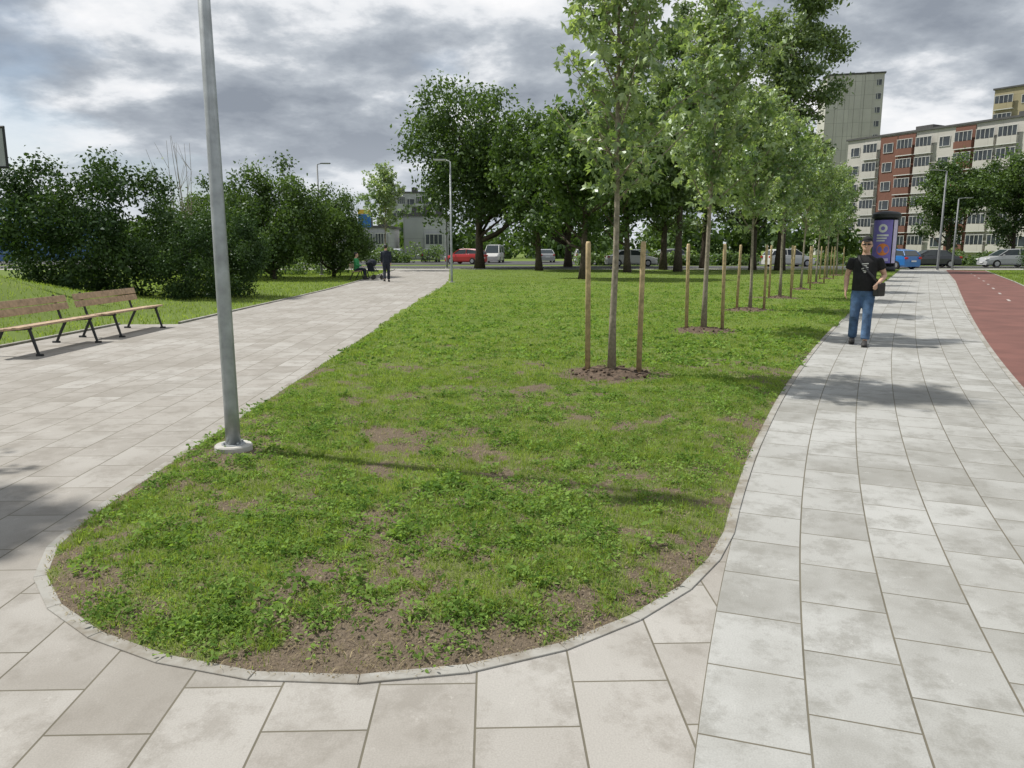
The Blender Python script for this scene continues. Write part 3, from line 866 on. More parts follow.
# ------------------------------------------------------------------ benches
def bench(loc, rot, label, L=2.2):
    e = empty("park_bench", loc, rot, label, "bench", "wooden park benches beside the path")
    mb = MB()
    for k in range(4): mb.box((-.045-.118*k, 0, .44-.012*k), (.105, L, .032))
    mb.obj("seat", M_wood, e, False, .004)
    mb = MB(); Mr = Matrix.Rotation(R(-14), 3, 'Y')
    for k in range(2): mb.box((-.53-.03*k, 0, .62+.125*k), (.03, L, .112), 0, Mr)
    mb.obj("backrest", M_wood, e, False, .004)
    for s in (-1, 1):
        yy = s*(L/2-.28); mb = MB()
        mb.tube([(0.02, yy, .415), (-.45, yy, .385), (-.5, yy, .42), (-.60, yy, .82)], [.02]*4, 6)
        mb.tube([(-.02, yy, .415), (.03, yy, .22), (.09, yy, 0.0)], [.026, .026, .022], 6)
        mb.tube([(-.42, yy, .385), (-.52, yy, .2), (-.62, yy, 0.0)], [.026, .026, .022], 6)
        mb.tube([(.05, yy, .012), (.15, yy, .012)], [.024, .024], 6); mb.tube([(-.68, yy, .012), (-.56, yy, .012)], [.024, .024], 6)
        mb.obj("leg", M_dark, e, False)
    return e
bench((-7.2, 12.15, 0), 0, "wooden park bench with dark metal legs on paving")
bench((-7.2, 14.6, 0), 0, "wooden park bench with dark metal legs on paving")
bench((-7.75, 40.4, 0), 0, "wooden park bench with a person sitting on it")

# ------------------------------------------------------------------ people
M_skin = simple("skin", (.56, .35, .25), .55, 0, .08, 20, 0)
M_tee = simple("black_cotton", (.012, .012, .013), .9, 0, .3, 12, .4, .01)
M_jeans = simple("blue_denim", (.06, .115, .21), .9, 0, .5, 7, .6, .015)
M_shoe = simple("shoe_dark", (.03, .028, .027), .7, 0, .2, 20, 0)
M_hair = simple("hair_grey", (.12, .11, .10), .8, 0, .3, 40, 0)
M_navy = simple("navy_cloth", (.02, .025, .04), .9, 0, .3, 9, .3)
M_green = simple("green_cloth", (.05, .30, .11), .9, 0, .3, 9, .3)
M_lensb = simple("dark_glass", (.01, .01, .01), .15, 0, .05, 9, 0)
def hand(mb, w, dv, nv, thumbside, curl=.5):
    dv = Vector(dv).normalized(); nv = Vector(nv); nv = (nv-dv*nv.dot(dv)).normalized(); sd = dv.cross(nv)*thumbside
    w = Vector(w)
    mb.tube([w-dv*.02, w+dv*.03, w+dv*.085], [(.026, .02), (.038, .018), (.038, .014)], 10, side=sd)
    for k, (o_, l) in enumerate(((.029, .068), (.010, .078), (-.010, .072), (-.029, .056))):
        p = w+dv*.08+sd*o_; c1 = (dv+nv*curl*.6+sd*o_*2).normalized(); c2 = (dv+nv*curl*1.6).normalized()
        mb.tube([p, p+c1*l*.5, p+c1*l*.5+c2*l*.5], [.0095, .009, .0075], 7)
    p = w+dv*.025+sd*.033; c = (dv*.7+sd*.6+nv*.35).normalized()
    mb.tube([p-c*.02, p+c*.035, p+c*.035+(dv+nv*.4).normalized()*.03], [.013, .011, .009], 7)
def person(loc, rotz, label, J, top_m, leg_m, cap=None, glasses=False, sleeve=0.55, scale=1.0, shoe_m=None, voxel=.009, dz=0.0, belly=1.0, hairm=None):
    e = empty("person", loc, rotz, label, "person", None, scale)
    T = Vector((0, J.get('lean', 0), dz))
    def t3(p): return (p[0]+T.x, p[1]+T.y, p[2]+T.z)
    B_ = MB()
    tor = [(0, 0, .86, .12, .09), (0, 0, .92, .16, .105), (0, 0, 1.02, .155, .112*belly), (0, -.01*belly, 1.14, .15, .118*belly), (0, 0, 1.28, .165, .118), (0, .005, 1.38, .175, .105),
           (0, .01, 1.44, .14, .08), (0, .012, 1.475, .075, .065), (0, .008, 1.52, .058, .06), (0, 0, 1.58, .055, .058)]
    B_.rings([(a+T.x, b+T.y*(c-.86)/.6, c+T.z, rx, ry) for a, b, c, rx, ry in tor], 20)
    hd = [(0, -.045, 1.535, .022, .022), (0, -.035, 1.55, .045, .05), (0, -.022, 1.58, .060, .075), (0, -.012, 1.62, .070, .088), (0, -.008, 1.66, .076, .095),
          (0, -.002, 1.70, .077, .097), (0, .004, 1.735, .068, .086), (0, .008, 1.758, .045, .06), (0, .01, 1.768, .015, .02)]
    B_.rings([(a+T.x, b+T.y, c+T.z, rx, ry) for a, b, c, rx, ry in hd], 20)
    B_.tube([t3((0, -.098, 1.665)), t3((0, -.118, 1.625)), t3((0, -.095, 1.612))], [.009, .014, .013], 8)
    B_.ell(t3((0, -.095, 1.583)), (.024, .011, .007), 8); B_.ell(t3((0, -.094, 1.573)), (.02, .011, .006), 8)
    for s in (-1, 1):
        B_.ell(t3((s*.079, .005, 1.645)), (.012, .02, .032), 8)
        B_.ell(t3((s*.032, -.098, 1.678)), (.022, .008, .006), 8)
        B_.ell(t3((s*.031, -.092, 1.657)), (.013, .010, .008), 8)
    for side in ('L', 'R'):
        sh, el, wr, hdv, hn = [Vector(q) for q in J['arm'+side]]
        sh, el, wr = Vector(t3(sh)), Vector(t3(el)), Vector(t3(wr))
        B_.tube([sh+(el-sh)*-.05, sh.lerp(el, .3), sh.lerp(el, .75), el, el.lerp(wr, .3), wr.lerp(el, .12), wr], [.05, .05, .046, .042, .044, .031, .028], 12)
        hand(B_, wr, hdv, hn, 1 if side == 'L' else -1)
        hp, kn, an = [Vector(q) for q in J['leg'+side]]
        B_.tube([hp, hp.lerp(kn, .25), hp.lerp(kn, .8), kn, kn.lerp(an, .3), kn.lerp(an, .85), an], [.08, .085, .058, .052, .055, .036, .034], 14)
        B_.tube([an+Vector((0, .03, -.02)), an+Vector((0, -.05, -.05)), an+Vector((0, -.15, -.065))], [(.032, .03), (.036, .025), (.035, .015)], 10, side=(1, 0, 0))
    remeshed(B_, "body", M_skin, e, voxel, 2)
    S_ = MB()
    S_.rings([(a+T.x, b+T.y*(c-.86)/.6, c+T.z, rx, ry) for a, b, c, rx, ry in [(0, 0, .90, .182, .135), (0, 0, .93, .184, .137), (0, -.01*belly, 1.04, .182, .142*belly), (0, -.012*belly, 1.14, .178, .146*belly), (0, 0, 1.28, .188, .142),
              (0, .003, 1.38, .195, .122), (0, .008, 1.435, .165, .098), (0, .01, 1.47, .105, .082), (0, .01, 1.49, .082, .075)]], 24)
    for side in ('L', 'R'):
        sh, el, wr = [Vector(t3(q)) for q in J['arm'+side][:3]]
        if sleeve <= 1:
            S_.tube([sh+(el-sh)*-.12, sh, sh.lerp(el, sleeve*.6), sh.lerp(el, sleeve)], [.055, .070, .070, .071], 14)
        else:
            S_.tube([sh+(el-sh)*-.12, sh, sh.lerp(el, .6), el, wr.lerp(el, .08)], [.055, .066, .058, .052, .036], 14)
    remeshed(S_, "shirt", top_m, e, .011, 3)
    P_ = MB()
    if 'sit' not in J:
        P_.rings([(0, 0, .82, .165, .12), (0, 0, .88, .178, .128), (0, 0, .95, .17, .128), (0, 0, .98, .165, .125)], 22)
    else:
        P_.rings([(0, 0, .80+dz, .16, .13), (0, 0, .88+dz, .178, .14), (0, 0, .98+dz, .165, .125)], 22)
    for side in ('L', 'R'):
        hp, kn, an = [Vector(q) for q in J['leg'+side]]
        P_.tube([hp, hp.lerp(kn, .25), hp.lerp(kn, .8), kn, kn.lerp(an, .4), kn.lerp(an, .93)], [.098, .10, .080, .074, .073, .072], 16)
    remeshed(P_, "trousers", leg_m, e, .011, 3)
    for side in ('L', 'R'):
        an = Vector(J['leg'+side][2]); mb = MB()
        zb = an.z-.085
        mb.tube([(an.x, an.y+.075, zb+.04), (an.x, an.y+.04, zb+.055), (an.x, an.y-.06, zb+.05), (an.x, an.y-.14, zb+.035), (an.x, an.y-.20, zb+.028)], [(.03, .036), (.042, .055), (.047, .05), (.05, .034), (.03, .02)], 14, side=(1, 0, 0))
        mb.box((an.x, an.y-.06, zb+.010), (.088, .24, .022))
        mb.obj("shoe", shoe_m or M_shoe, e, True)
    mb = MB()
    if cap:
        rr = [(0, .01, 1.705, .081, .098), (0, .010, 1.73, .082, .100), (0, .010, 1.755, .075, .092), (0, .010, 1.778, .058, .072), (0, .010, 1.79, .03, .04), (0, .010, 1.793, .008, .01)]
        mb.rings([(a+T.x, b+T.y, c+T.z, x_, y_) for a, b, c, x_, y_ in rr], 22)
        mb.tube([t3((0, -.07, 1.715)), t3((0, -.12, 1.712)), t3((0, -.155, 1.702))], [(.072, .006), (.062, .006), (.03, .005)], 14, side=(1, 0, 0))
        mb.obj("cap", cap, e, True)
        mb = MB(); mb.rings([(T.x, .030+T.y, 1.63+T.z, .071, .075), (T.x, .026+T.y, 1.66+T.z, .079, .080), (T.x, .020+T.y, 1.705+T.z, .079, .086)], 18); mb.obj("hair", M_hair, e, True)
    else:
        rr = [(0, .03, 1.60, .06, .07), (0, .022, 1.65, .079, .086), (0, .016, 1.70, .084, .098), (0, .012, 1.74, .078, .093), (0, .012, 1.775, .052, .065), (0, .012, 1.788, .015, .02)]
        mb.rings([(a+T.x, b+T.y, c+T.z, x_, y_) for a, b, c, x_, y_ in rr], 22); mb.obj("hair", hairm or M_black, e, True)
    if glasses:
        mb = MB()
        for s in (-1, 1):
            mb.ell(t3((s*.034, -.104, 1.660)), (.026, .008, .015), 12)
            mb.tube([t3((s*.06, -.098, 1.664)), t3((s*.078, -.05, 1.664)), t3((s*.082, .01, 1.658))], [.004]*3, 6)
        mb.tube([t3((-.01, -.107, 1.664)), t3((.01, -.107, 1.664))], [.004]*2, 6)
        mb.obj("sunglasses", M_lensb, e, True)
    return e
Jw = dict(armR=((-.20, 0, 1.40), (-.27, .06, 1.14), (-.27, -.05, .90), (0.0, -.25, -1), (1, .1, 0)),
          armL=((.20, 0, 1.40), (.30, .06, 1.15), (.225, -.16, 1.04), (-.35, -.6, -.55), (-.6, .2, -.5)),
          legR=((-.085, 0, .88), (-.105, -.12, .49), (-.12, .10, .10)),
          legL=((.085, 0, .88), (.09, -.16, .50), (.085, -.24, .085)))
PX, PY = 5.86, 12.75
pw = person((PX, PY, 0.0), R(-26), "man in black t-shirt, jeans and dark cap walking on pavement", Jw, M_tee, M_jeans, cap=M_tee, glasses=True, belly=1.15)
M_print = simple("print_grey", (.66, .66, .63), .8, 0, .1, 9, 0)
mb = MB()
def shirt_y(x, z): return -.012 - .160*math.sqrt(max(0, 1-(x/.19)**2)) - .004
for (x0, z0, x1, z1) in ((-.05, 1.345, .05, 1.35), (-.045, 1.32, .03, 1.312), (-.03, 1.29, .05, 1.285), (-.05, 1.265, -.005, 1.272), (.015, 1.262, .05, 1.25), (-.03, 1.235, .03, 1.23), (-.012, 1.21, .02, 1.21)):
    w = .0075
    mb.quad([(x0, shirt_y(x0, z0)-.004, z0-w), (x1, shirt_y(x1, z1)-.004, z1-w), (x1, shirt_y(x1, z1)-.004, z1+w), (x0, shirt_y(x0, z0)-.004, z0+w)])
mb.obj("shirt_print", M_print, pw)
mb = MB(); mb.rings([(0, -.002, .935, .171, .132), (0, -.002, .97, .171, .132)], 22); mb.obj("belt", M_black, pw, True)
bag = empty("shoulder_bag", (PX, PY, 0), R(-26), "small black crossbody bag hanging at the man's hip", "bag")
mb = MB(); mb.box((.235, -.10, .93), (.10, .20, .22), 0, Matrix.Rotation(R(-35), 3, 'Z')); mb.obj("bag_body", M_black, bag, False, .02)
mb = MB(); mb.box((.262, -.152, .965), (.012, .17, .11), 0, Matrix.Rotation(R(-35), 3, 'Z')); mb.obj("flap", M_shoe, bag, False, .004)
mb = MB(); mb.tube([(.21, -.13, 1.03), (.13, -.185, 1.14), (0, -.19, 1.28), (-.08, -.14, 1.40), (-.115, -.03, 1.485), (-.10, .06, 1.46), (0, .14, 1.33), (.12, .16, 1.15), (.22, 0, 1.03)],
    [(.018, .004)]*9, 6, side=(0, 0, 1)); mb.obj("strap", M_black, bag)
Jb = dict(armR=((-.19, 0, 1.40), (-.23, .05, 1.13), (-.22, .0, .88), (0, -.1, -1), (1, 0, 0)),
          armL=((.19, 0, 1.40), (.23, -.03, 1.13), (.22, -.12, .9), (0, -.2, -1), (-1, 0, 0)),
          legR=((-.085, 0, .88), (-.09, -.12, .50), (-.09, -.14, .085)), legL=((.085, 0, .88), (.09, -.02, .50), (.09, .20, .12)))
person((-6.05, 37, 0), R(184), "person in dark jacket and trousers walking along the path", Jb, M_navy, M_navy, sleeve=2, voxel=.012)
Js = dict(sit=1, armR=((-.19, 0, 1.40), (-.24, -.05, 1.14), (-.14, -.28, 1.08), (.2, -1, -.2), (0, 0, -1)),
          armL=((.19, 0, 1.40), (.24, -.05, 1.14), (.14, -.28, 1.08), (-.2, -1, -.2), (0, 0, -1)),
          legR=((-.09, 0, .50), (-.13, -.42, .50), (-.13, -.44, .085)), legL=((.09, 0, .50), (.13, -.42, .50), (.13, -.40, .085)))
person((-8.07, 39.9, 0), R(90), "person in green top sitting on a park bench", Js, M_green, M_navy, sleeve=2, voxel=.012, dz=-.40)
st = empty("baby_stroller", (-7.15, 39.6, 0), R(150), "dark folding baby stroller standing by the bench", "stroller")
mb = MB()
for s in (-1, 1):
    mb.tube([(s*.22, .45, 1.0), (s*.22, .25, .75), (s*.22, -.35, .12)], [.013]*3, 6); mb.tube([(s*.22, .1, .62), (s*.22, .35, .12)], [.013]*2, 6)
mb.tube([(-.22, .45, 1.0), (.22, .45, 1.0)], [.016]*2, 6); mb.obj("frame", M_dark, st, True)
mb = MB(); mb.box((0, .0, .44), (.4, .38, .06)); mb.box((0, .22, .66), (.4, .05, .46), 0, Matrix.Rotation(R(-18), 3, 'X')); mb.obj("seat", M_navy, st)
mb = MB(); mb.ell((0, .08, .85), (.23, .26, .2), 14); mb.obj("canopy", M_navy, st, True)
for x_ in (-.24, .24):
    for y_ in (-.35, .35):
        mb = MB(); mb.tube([(x_-.02, y_, .12), (x_+.02, y_, .12)], [.12, .12], 16); mb.obj("wheel", M_black, st)

# ------------------------------------------------------------------ cars
M_tyre = simple("tyre", (.02, .02, .02), .9, 0, .2, 10, 0)
M_rim = simple("rim", (.4, .4, .42), .35, .7, .1, 10, 0)
M_glass = simple("car_glass", (.03, .04, .045), .08, 0, .1, 1, 0)
M_hl = simple("headlight_glass", (.7, .7, .7), .1, 0, .05, 2, 0)
M_tl = simple("taillight_red", (.45, .02, .015), .25, 0, .1, 2, 0)
M_plate = simple("number_plate", (.7, .7, .7), .5, 0, .05, 2, 0)
def paint(name, col): 
    m, nt, b = newmat(name); b.inputs['Base Color'].default_value = tuple(col)+(1,); b.inputs['Roughness'].default_value = .3
    b.inputs['Coat Weight'].default_value = .6; b.inputs['Coat Roughness'].default_value = .08; return m
def car_meshes(kind):
    L = 4.4 if kind != 'van' else 4.8; W = .9
    if kind == 'sedan': top = [(-2.2, .62), (-2.12, .92), (-1.55, 1.0), (-.9, 1.02), (.9, .98), (1.3, .93), (1.95, .80), (2.15, .66), (2.2, .5)]; gh = [(-1.65, 1.0), (-1.0, 1.40), (-.2, 1.46), (.45, 1.42), (1.25, .95)]
    elif kind == 'hatch': top = [(-2.05, .6), (-2.02, .95), (-1.9, 1.05), (-.9, 1.04), (.8, 1.0), (1.2, .96), (1.85, .84), (2.05, .68), (2.1, .5)]; gh = [(-1.98, 1.03), (-1.7, 1.40), (-.5, 1.52), (.4, 1.48), (1.18, .97)]
    else: top = [(-2.4, .6), (-2.38, 1.0), (-2.3, 1.1), (-.9, 1.12), (1.2, 1.1), (1.6, 1.05), (2.2, .92), (2.38, .7), (2.4, .5)]; gh = [(-2.36, 1.1), (-2.25, 1.85), (-.5, 1.95), (.7, 1.9), (1.6, 1.06)]
    mb = MB(); secs = []
    for x_, z_ in top:
        fr = abs(x_)/ (L/2); w = W*(1-.12*max(0, fr-.7)/.3)
        secs.append([(x_, -w*.9, .2), (x_, -w, .32), (x_, -w, z_*.72), (x_, -w*.93, z_-.02), (x_, -w*.75, z_), (x_, w*.75, z_), (x_, w*.93, z_-.02), (x_, w, z_*.72), (x_, w, .32), (x_, w*.9, .2)])
    def loft(secs, m=0):
        b0 = len(mb.v); n = len(secs[0])
        for s_ in secs: mb.v.extend(s_)
        for i_ in range(len(secs)-1):
            for k in range(n):
                k2 = (k+1) % n; mb.f.append((b0+i_*n+k, b0+(i_+1)*n+k, b0+(i_+1)*n+k2, b0+i_*n+k2)); mb.m.append(m)
        mb.f.append(tuple(b0+k for k in range(n))); mb.m.append(m); mb.f.append(tuple(b0+(len(secs)-1)*n+k for k in reversed(range(n)))); mb.m.append(m)
    loft(secs)
    rp = gh[1:-1]
    loft([[(x_, -.66, z_-.03), (x_, -.62, z_+.02), (x_, .62, z_+.02), (x_, .66, z_-.03)] for x_, z_ in rp])
    for s in (-1, 1):
        for (p, q) in ((gh[0], gh[1]), (gh[-1], gh[-2]), (((gh[2][0]), 1.0), (gh[2][0]+.0, gh[2][1]))):
            mb.tube([(p[0], s*.80, p[1]), (q[0], s*.655, q[1]-.02)], [.035, .035], 6)
    body = mb
    mb = MB(); gsec = []
    for x_, z_ in gh:
        if z_ < 1.2: gsec.append([(x_, -.80, z_-.05), (x_, -.78, z_), (x_, .78, z_), (x_, .80, z_-.05)])
        else: gsec.append([(x_, -.80, 1.0), (x_, -.64, z_-.01), (x_, .64, z_-.01), (x_, .80, 1.0)])
    for s_ in gsec: mb.v.extend(s_)
    for i_ in range(len(gsec)-1):
        for k in range(4):
            k2 = (k+1) % 4; mb.f.append((i_*4+k, (i_+1)*4+k, (i_+1)*4+k2, i_*4+k2)); mb.m.append(0)
    mb.f.append((0, 1, 2, 3)); mb.m.append(0)
    return body, mb, L/2*(.97 if kind == 'hatch' else 1)
wm = MB(); wm.tube([(0, -.1, 0), (0, -.09, 0), (0, .09, 0), (0, .1, 0)], [.29, .32, .32, .29], 20); tyre_me = wm.mesh("tyre", [M_tyre])
wm = MB(); wm.tube([(0, -.112, 0), (0, .112, 0)], [.19, .19], 14); wm.tube([(0, -.118, 0), (0, .118, 0)], [.05, .05], 8); rim_me = wm.mesh("rim", [M_rim])
PRE = {k: car_meshes(k) for k in ('sedan', 'hatch', 'van')}
GL = {k: PRE[k][1].mesh("window_glass", [M_glass]) for k in PRE}
def car(kind, loc, rotz, pm, label):
    e = empty("parked_car", loc, rotz, label, "car", "cars parked along the road")
    body, glass, hl = PRE[kind]
    body.obj("body", pm, e, False, .03)
    link(bpy.data.objects.new("window", GL[kind]), e)
    for x_ in (-1.3, 1.32):
        for s in (-1, 1):
            w = bpy.data.objects.new("wheel", None); link(w, e); w.location = (x_, s*.82, .32); w.empty_display_size = .1
            link(bpy.data.objects.new("tyre", tyre_me), w); link(bpy.data.objects.new("rim", rim_me), w)
    for s in (-1, 1):
        mb = MB(); mb.box((hl-.07, s*.66, .68), (.2, .3, .13)); mb.obj("headlight", M_hl, e, False, .02)
        mb = MB(); mb.box((-hl+.08, s*.70, .85), (.2, .2, .16)); mb.obj("taillight", M_tl, e, False, .02)
        mb = MB(); mb.box((.85, s*.97, 1.02), (.1, .16, .11)); mb.obj("wing_mirror", pm, e, False, .02)
    mb = MB(); mb.box((-hl-.0, 0, .62), (.03, .5, .11)); mb.obj("number_plate", M_plate, e)
    mb = MB(); mb.box((hl, 0, .42), (.03, .5, .11)); mb.obj("number_plate", M_plate, e)
P_w = paint("paint_white", (.62, .62, .60)); P_b = paint("paint_blue", (.02, .15, .45)); P_k = paint("paint_dark", (.03, .033, .04))
P_s = paint("paint_silver", (.38, .39, .40)); P_r = paint("paint_red", (.45, .02, .02))
car('hatch', (29.6, 60.2, 0), R(112), P_b, "bright blue hatchback car parked beside the road")
car('sedan', (35.0, 64.5, 0), R(172), P_k, "dark grey sedan car parked beside the road")
car('hatch', (41.6, 64.6, 0), R(176), P_s, "silver hatchback car parked beside the road")
car('sedan', (47.2, 64.6, 0), R(175), P_w, "white sedan car parked beside the road")
car('hatch', (24.0, 67, 0), R(10), P_w, "white hatchback car parked near the road")
car('van', (-2.0, 86, 0), R(262), P_w, "white van parked in the parking area")
car('hatch', (-4.7, 79, 0), R(150), P_r, "red hatchback car parked in the parking area")
car('sedan', (10.5, 68, 0), R(3), P_w, "white sedan car parked near the road")
car('hatch', (17.0, 80, 0), R(5), P_s, "silver hatchback car parked in the parking area")
car('sedan', (13.5, 82, 0), R(95), P_k, "dark sedan car parked in the parking area")
car('sedan', (3.8, 88, 0), R(95), P_s, "silver sedan car parked in the parking area")
car('hatch', (8.0, 88, 0), R(88), P_w, "white hatchback car parked in the parking area")
car('sedan', (28, 82, 0), R(85), P_w, "white sedan car parked in the parking area")
car('hatch', (-9.5, 90, 0), R(88), P_k, "dark hatchback car parked in the parking area")
car('hatch', (-13.5, 90, 0), R(88), P_s, "silver hatchback car parked in the parking area")

# ------------------------------------------------------------------ advertising column
M_post = simple("poster_violet", (.22, .18, .55), .5, 0, .15, 1.5, 0)
M_orange = simple("poster_orange", (.80, .25, .06), .5, 0, .1, 3, 0)
M_pink = simple("poster_pink", (.65, .58, .8), .5, 0, .1, 3, 0)
ac = empty("advertising_column", (25.3, 52.5, 0), 0, "dark round advertising column with violet poster on pavement", "advertising column")
rc = .74
mb = MB(); mb.rings([(0, 0, 0, .8, .8), (0, 0, .35, .8, .8), (0, 0, .38, rc, rc)], 40); mb.obj("base", M_dark, ac, True)
mb = MB(); mb.rings([(0, 0, .38, rc, rc), (0, 0, 3.55, rc, rc)], 40)
for k in range(12):
    th = 2*math.pi*k/12; mb.tube([(rc*math.cos(th), rc*math.sin(th), .38), (rc*math.cos(th), rc*math.sin(th), 3.55)], [.02, .02], 6)
mb.obj("drum", M_dark, ac, True)
mb = MB(); mb.rings([(0, 0, 3.55, .82, .82), (0, 0, 3.62, .9, .9), (0, 0, 3.85, .9, .9), (0, 0, 3.98, .74, .74), (0, 0, 4.05, .3, .3)], 40); mb.obj("cap", M_dark, ac, False)
mb = MB()
def wrapq(a0, a1, z0, z1, r, m, n=10):
    for k in range(n):
        b0 = a0+(a1-a0)*k/n; b1 = a0+(a1-a0)*(k+1)/n
        mb.quad([(r*math.cos(b0), r*math.sin(b0), z0), (r*math.cos(b1), r*math.sin(b1), z0), (r*math.cos(b1), r*math.sin(b1), z1), (r*math.cos(b0), r*math.sin(b0), z1)], m)
wrapq(R(-186), R(-82), .6, 3.45, rc+.03, 0, 18)
wrapq(R(-76), R(-48), .6, 3.45, rc+.03, 3, 6)
def wrapdisc(ac_, zc_, rr, r, m, inner=0):
    n = 28
    for k in range(n):
        t0 = 2*math.pi*k/n; t1 = 2*math.pi*(k+1)/n; P4 = []
        for (t_, q) in ((t0, inner), (t1, inner), (t1, rr), (t0, rr)):
            a_ = ac_+q*math.cos(t_)/r; P4.append((r*math.cos(a_), r*math.sin(a_), zc_+q*math.sin(t_)))
        if inner == 0: P4 = P4[1:]
        mb.quad(P4, m)
wrapdisc(R(-128), 2.9, .28, rc+.038, 1, .13)
wrapdisc(R(-122), 1.5, .40, rc+.038, 2)
wrapq(R(-156), R(-100), 2.38, 2.5, rc+.038, 1); wrapq(R(-156), R(-108), 2.2, 2.3, rc+.038, 1); wrapq(R(-156), R(-116), 2.04, 2.13, rc+.038, 1)
wrapq(R(-160), R(-94), .74, .92, rc+.038, 3)
mb.obj("poster", [M_post, M_white, M_orange, M_pink], ac)

# sign frame at far left
sg = empty("hanging_sign", (-13.22, 20.3, 0.9), 0, "small dark framed sign on a thin pole", "sign")
mb = MB(); mb.tube([(-.9, 0, -.3), (-.9, 0, 3.9)], [.04, .035], 10); mb.obj("pole", M_dark, sg, True)
mb = MB()
for a_, b_ in (((-.85, 0, 2.75), (.22, 0, 2.75)), ((-.85, 0, 3.75), (.22, 0, 3.75)), ((.2, 0, 2.75), (.2, 0, 3.75)), ((-.85, 0, 2.75), (-.85, 0, 3.75))): mb.tube([a_, b_], [.035, .035], 6)
mb.obj("frame", M_dark, sg)
mb = MB(); mb.box((-.33, 0, 3.25), (1.0, .015, .95)); mb.obj("panel", simple("sign_panel", (.35, .36, .38), .4, 0, .1, 3, 0), sg)

# ------------------------------------------------------------------ buildings
def panel_mat(name, col, pw_=3.25, ph=2.95, joint=.35):
    m, nt, b = newmat(name)
    tc = N(nt, 'ShaderNodeTexCoord').outputs['Object']
    sp = N(nt, 'ShaderNodeSeparateXYZ'); nt.links.new(tc, sp.inputs[0])
    cb_ = N(nt, 'ShaderNodeCombineXYZ'); ad = N(nt, 'ShaderNodeMath', operation='ADD')
    nt.links.new(sp.outputs[0], ad.inputs[0]); nt.links.new(sp.outputs[1], ad.inputs[1])
    nt.links.new(ad.outputs[0], cb_.inputs[0]); nt.links.new(sp.outputs[2], cb_.inputs[1])
    br = N(nt, 'ShaderNodeTexBrick'); br.offset = 0; nt.links.new(cb_.outputs[0], br.inputs['Vector'])
    br.inputs['Scale'].default_value = 1; br.inputs['Brick Width'].default_value = pw_; br.inputs['Row Height'].default_value = ph
    br.inputs['Mortar Size'].default_value = .03
    br.inputs['Color1'].default_value = tuple(col)+(1,); br.inputs['Color2'].default_value = tuple(c*.88 for c in col)+(1,)
    br.inputs['Mortar'].default_value = tuple(c*(1-joint) for c in col)+(1,)
    st_ = noise_n(nt, tc, .35, 6, .65)
    c = mixc(nt, ramp(nt, st_, [(.4, 0), (.75, .4)]), br.outputs['Color'], tuple(x*.6 for x in col))
    nt.links.new(c, b.inputs['Base Color']); b.inputs['Roughness'].default_value = .9
    return m
M_cream = panel_mat("cream_panels", (.56, .54, .50)); M_brick = panel_mat("red_brick", (.23, .108, .078), .5, .16, .25)
M_grey = panel_mat("grey_panels", (.38, .39, .39)); M_win = simple("window_glass", (.05, .06, .07), .12, 0, .5, .6, 0)
M_tower = panel_mat("beige_panels", (.52, .51, .47), 2.4, 2.95, .5)
M_roof = simple("roof_dark", (.09, .09, .09), .9, 0, .2, 1, 0); M_yel = panel_mat("ochre_panels", (.40, .35, .22))
M_frame = simple("window_frame", (.62, .62, .60), .6, 0, .05, 2, 0)
def win_mesh(w, h):
    mb = MB(); mb.box((0, 0, 0), (w, .04, h), 1)
    t = .07
    for x_ in (-w/2, -w/6, w/2): mb.box((x_, -.04, 0), (t, .06, h+t), 0)
    for z_ in (-h/2, h/2): mb.box((0, -.045, z_), (w-t, .05, t), 0)
    return mb.mesh("window", [M_frame, M_win])
def block(name, label, p0, p1, depth, storeys, sh, bays, mats, pattern, ww=1.7, wh=1.45, z0=1.0, group=None):
    ang = math.atan2(p1[1]-p0[1], p1[0]-p0[0]); L = math.dist(p0, p1); H = z0+storeys*sh+.5
    e = empty(name, (p0[0], p0[1], -.03), ang, label, "building", group)
    bw = L/bays; mb = MB()
    mb.box((L/2, depth/2, H/2), (L, depth, H), 0)
    for k in range(bays):
        ty = pattern[k % len(pattern)]
        if ty in 'bBR': mb.box((bw*(k+.5), -.06, H/2), (bw*.96, .12, H-.3), 1)
    mb.obj("wall", [mats[0], mats[1]], e)
    mb = MB(); mb.box((L/2, depth/2, H+.15), (L+.5, depth+.5, .3)); 
    for k in range(3): mb.box((L*(.2+.3*k), depth/2, H+.9), (3 if L > 12 else 1, 3, 1.3))
    mb.obj("roof", M_roof, e)
    wme = win_mesh(ww, wh)
    bal = MB(); bal.box((0, -.55, .5), (bw*.86, .1, 1.05), 0); bal.box((-bw*.41, -.27, .5), (.08, .5, 1.05), 0); bal.box((bw*.41, -.27, .5), (.08, .5, 1.05), 0); bal.box((0, -.3, -.06), (bw*.9, .62, .12), 2)
    bal.box((0, -.5, 1.75), (bw*.82, .04, 1.3), 1)
    for q in range(5): bal.box((-bw*.41+q*bw*.205, -.53, 1.75), (.06, .05, 1.4), 2)
    bal.box((0, -.52, 2.46), (bw*.86, .1, .08), 2)
    bme_w = bal.mesh("balcony", [mats[0], M_win, M_frame]); bme_r = bal.mesh("balcony", [mats[1], M_win, M_frame])
    for k in range(bays):
        ty = pattern[k % len(pattern)]
        for s in range(storeys):
            zb = z0+s*sh
            if ty in 'LR':
                o = bpy.data.objects.new("balcony", bme_w if ty == 'L' else bme_r); link(o, e); o.location = (bw*(k+.5), 0 if ty == 'L' else -.1, zb+.12)
            elif ty in 'wb':
                o = bpy.data.objects.new("window", wme); link(o, e); o.location = (bw*(k+.5), -.15 if ty == 'b' else -.03, zb+1.55)
    return e
d0 = np.array((58.3, 137.0)); d1 = np.array((72.0, 111.5)); dv = (d1-d0)/np.linalg.norm(d1-d0)
dend = d0+dv*54
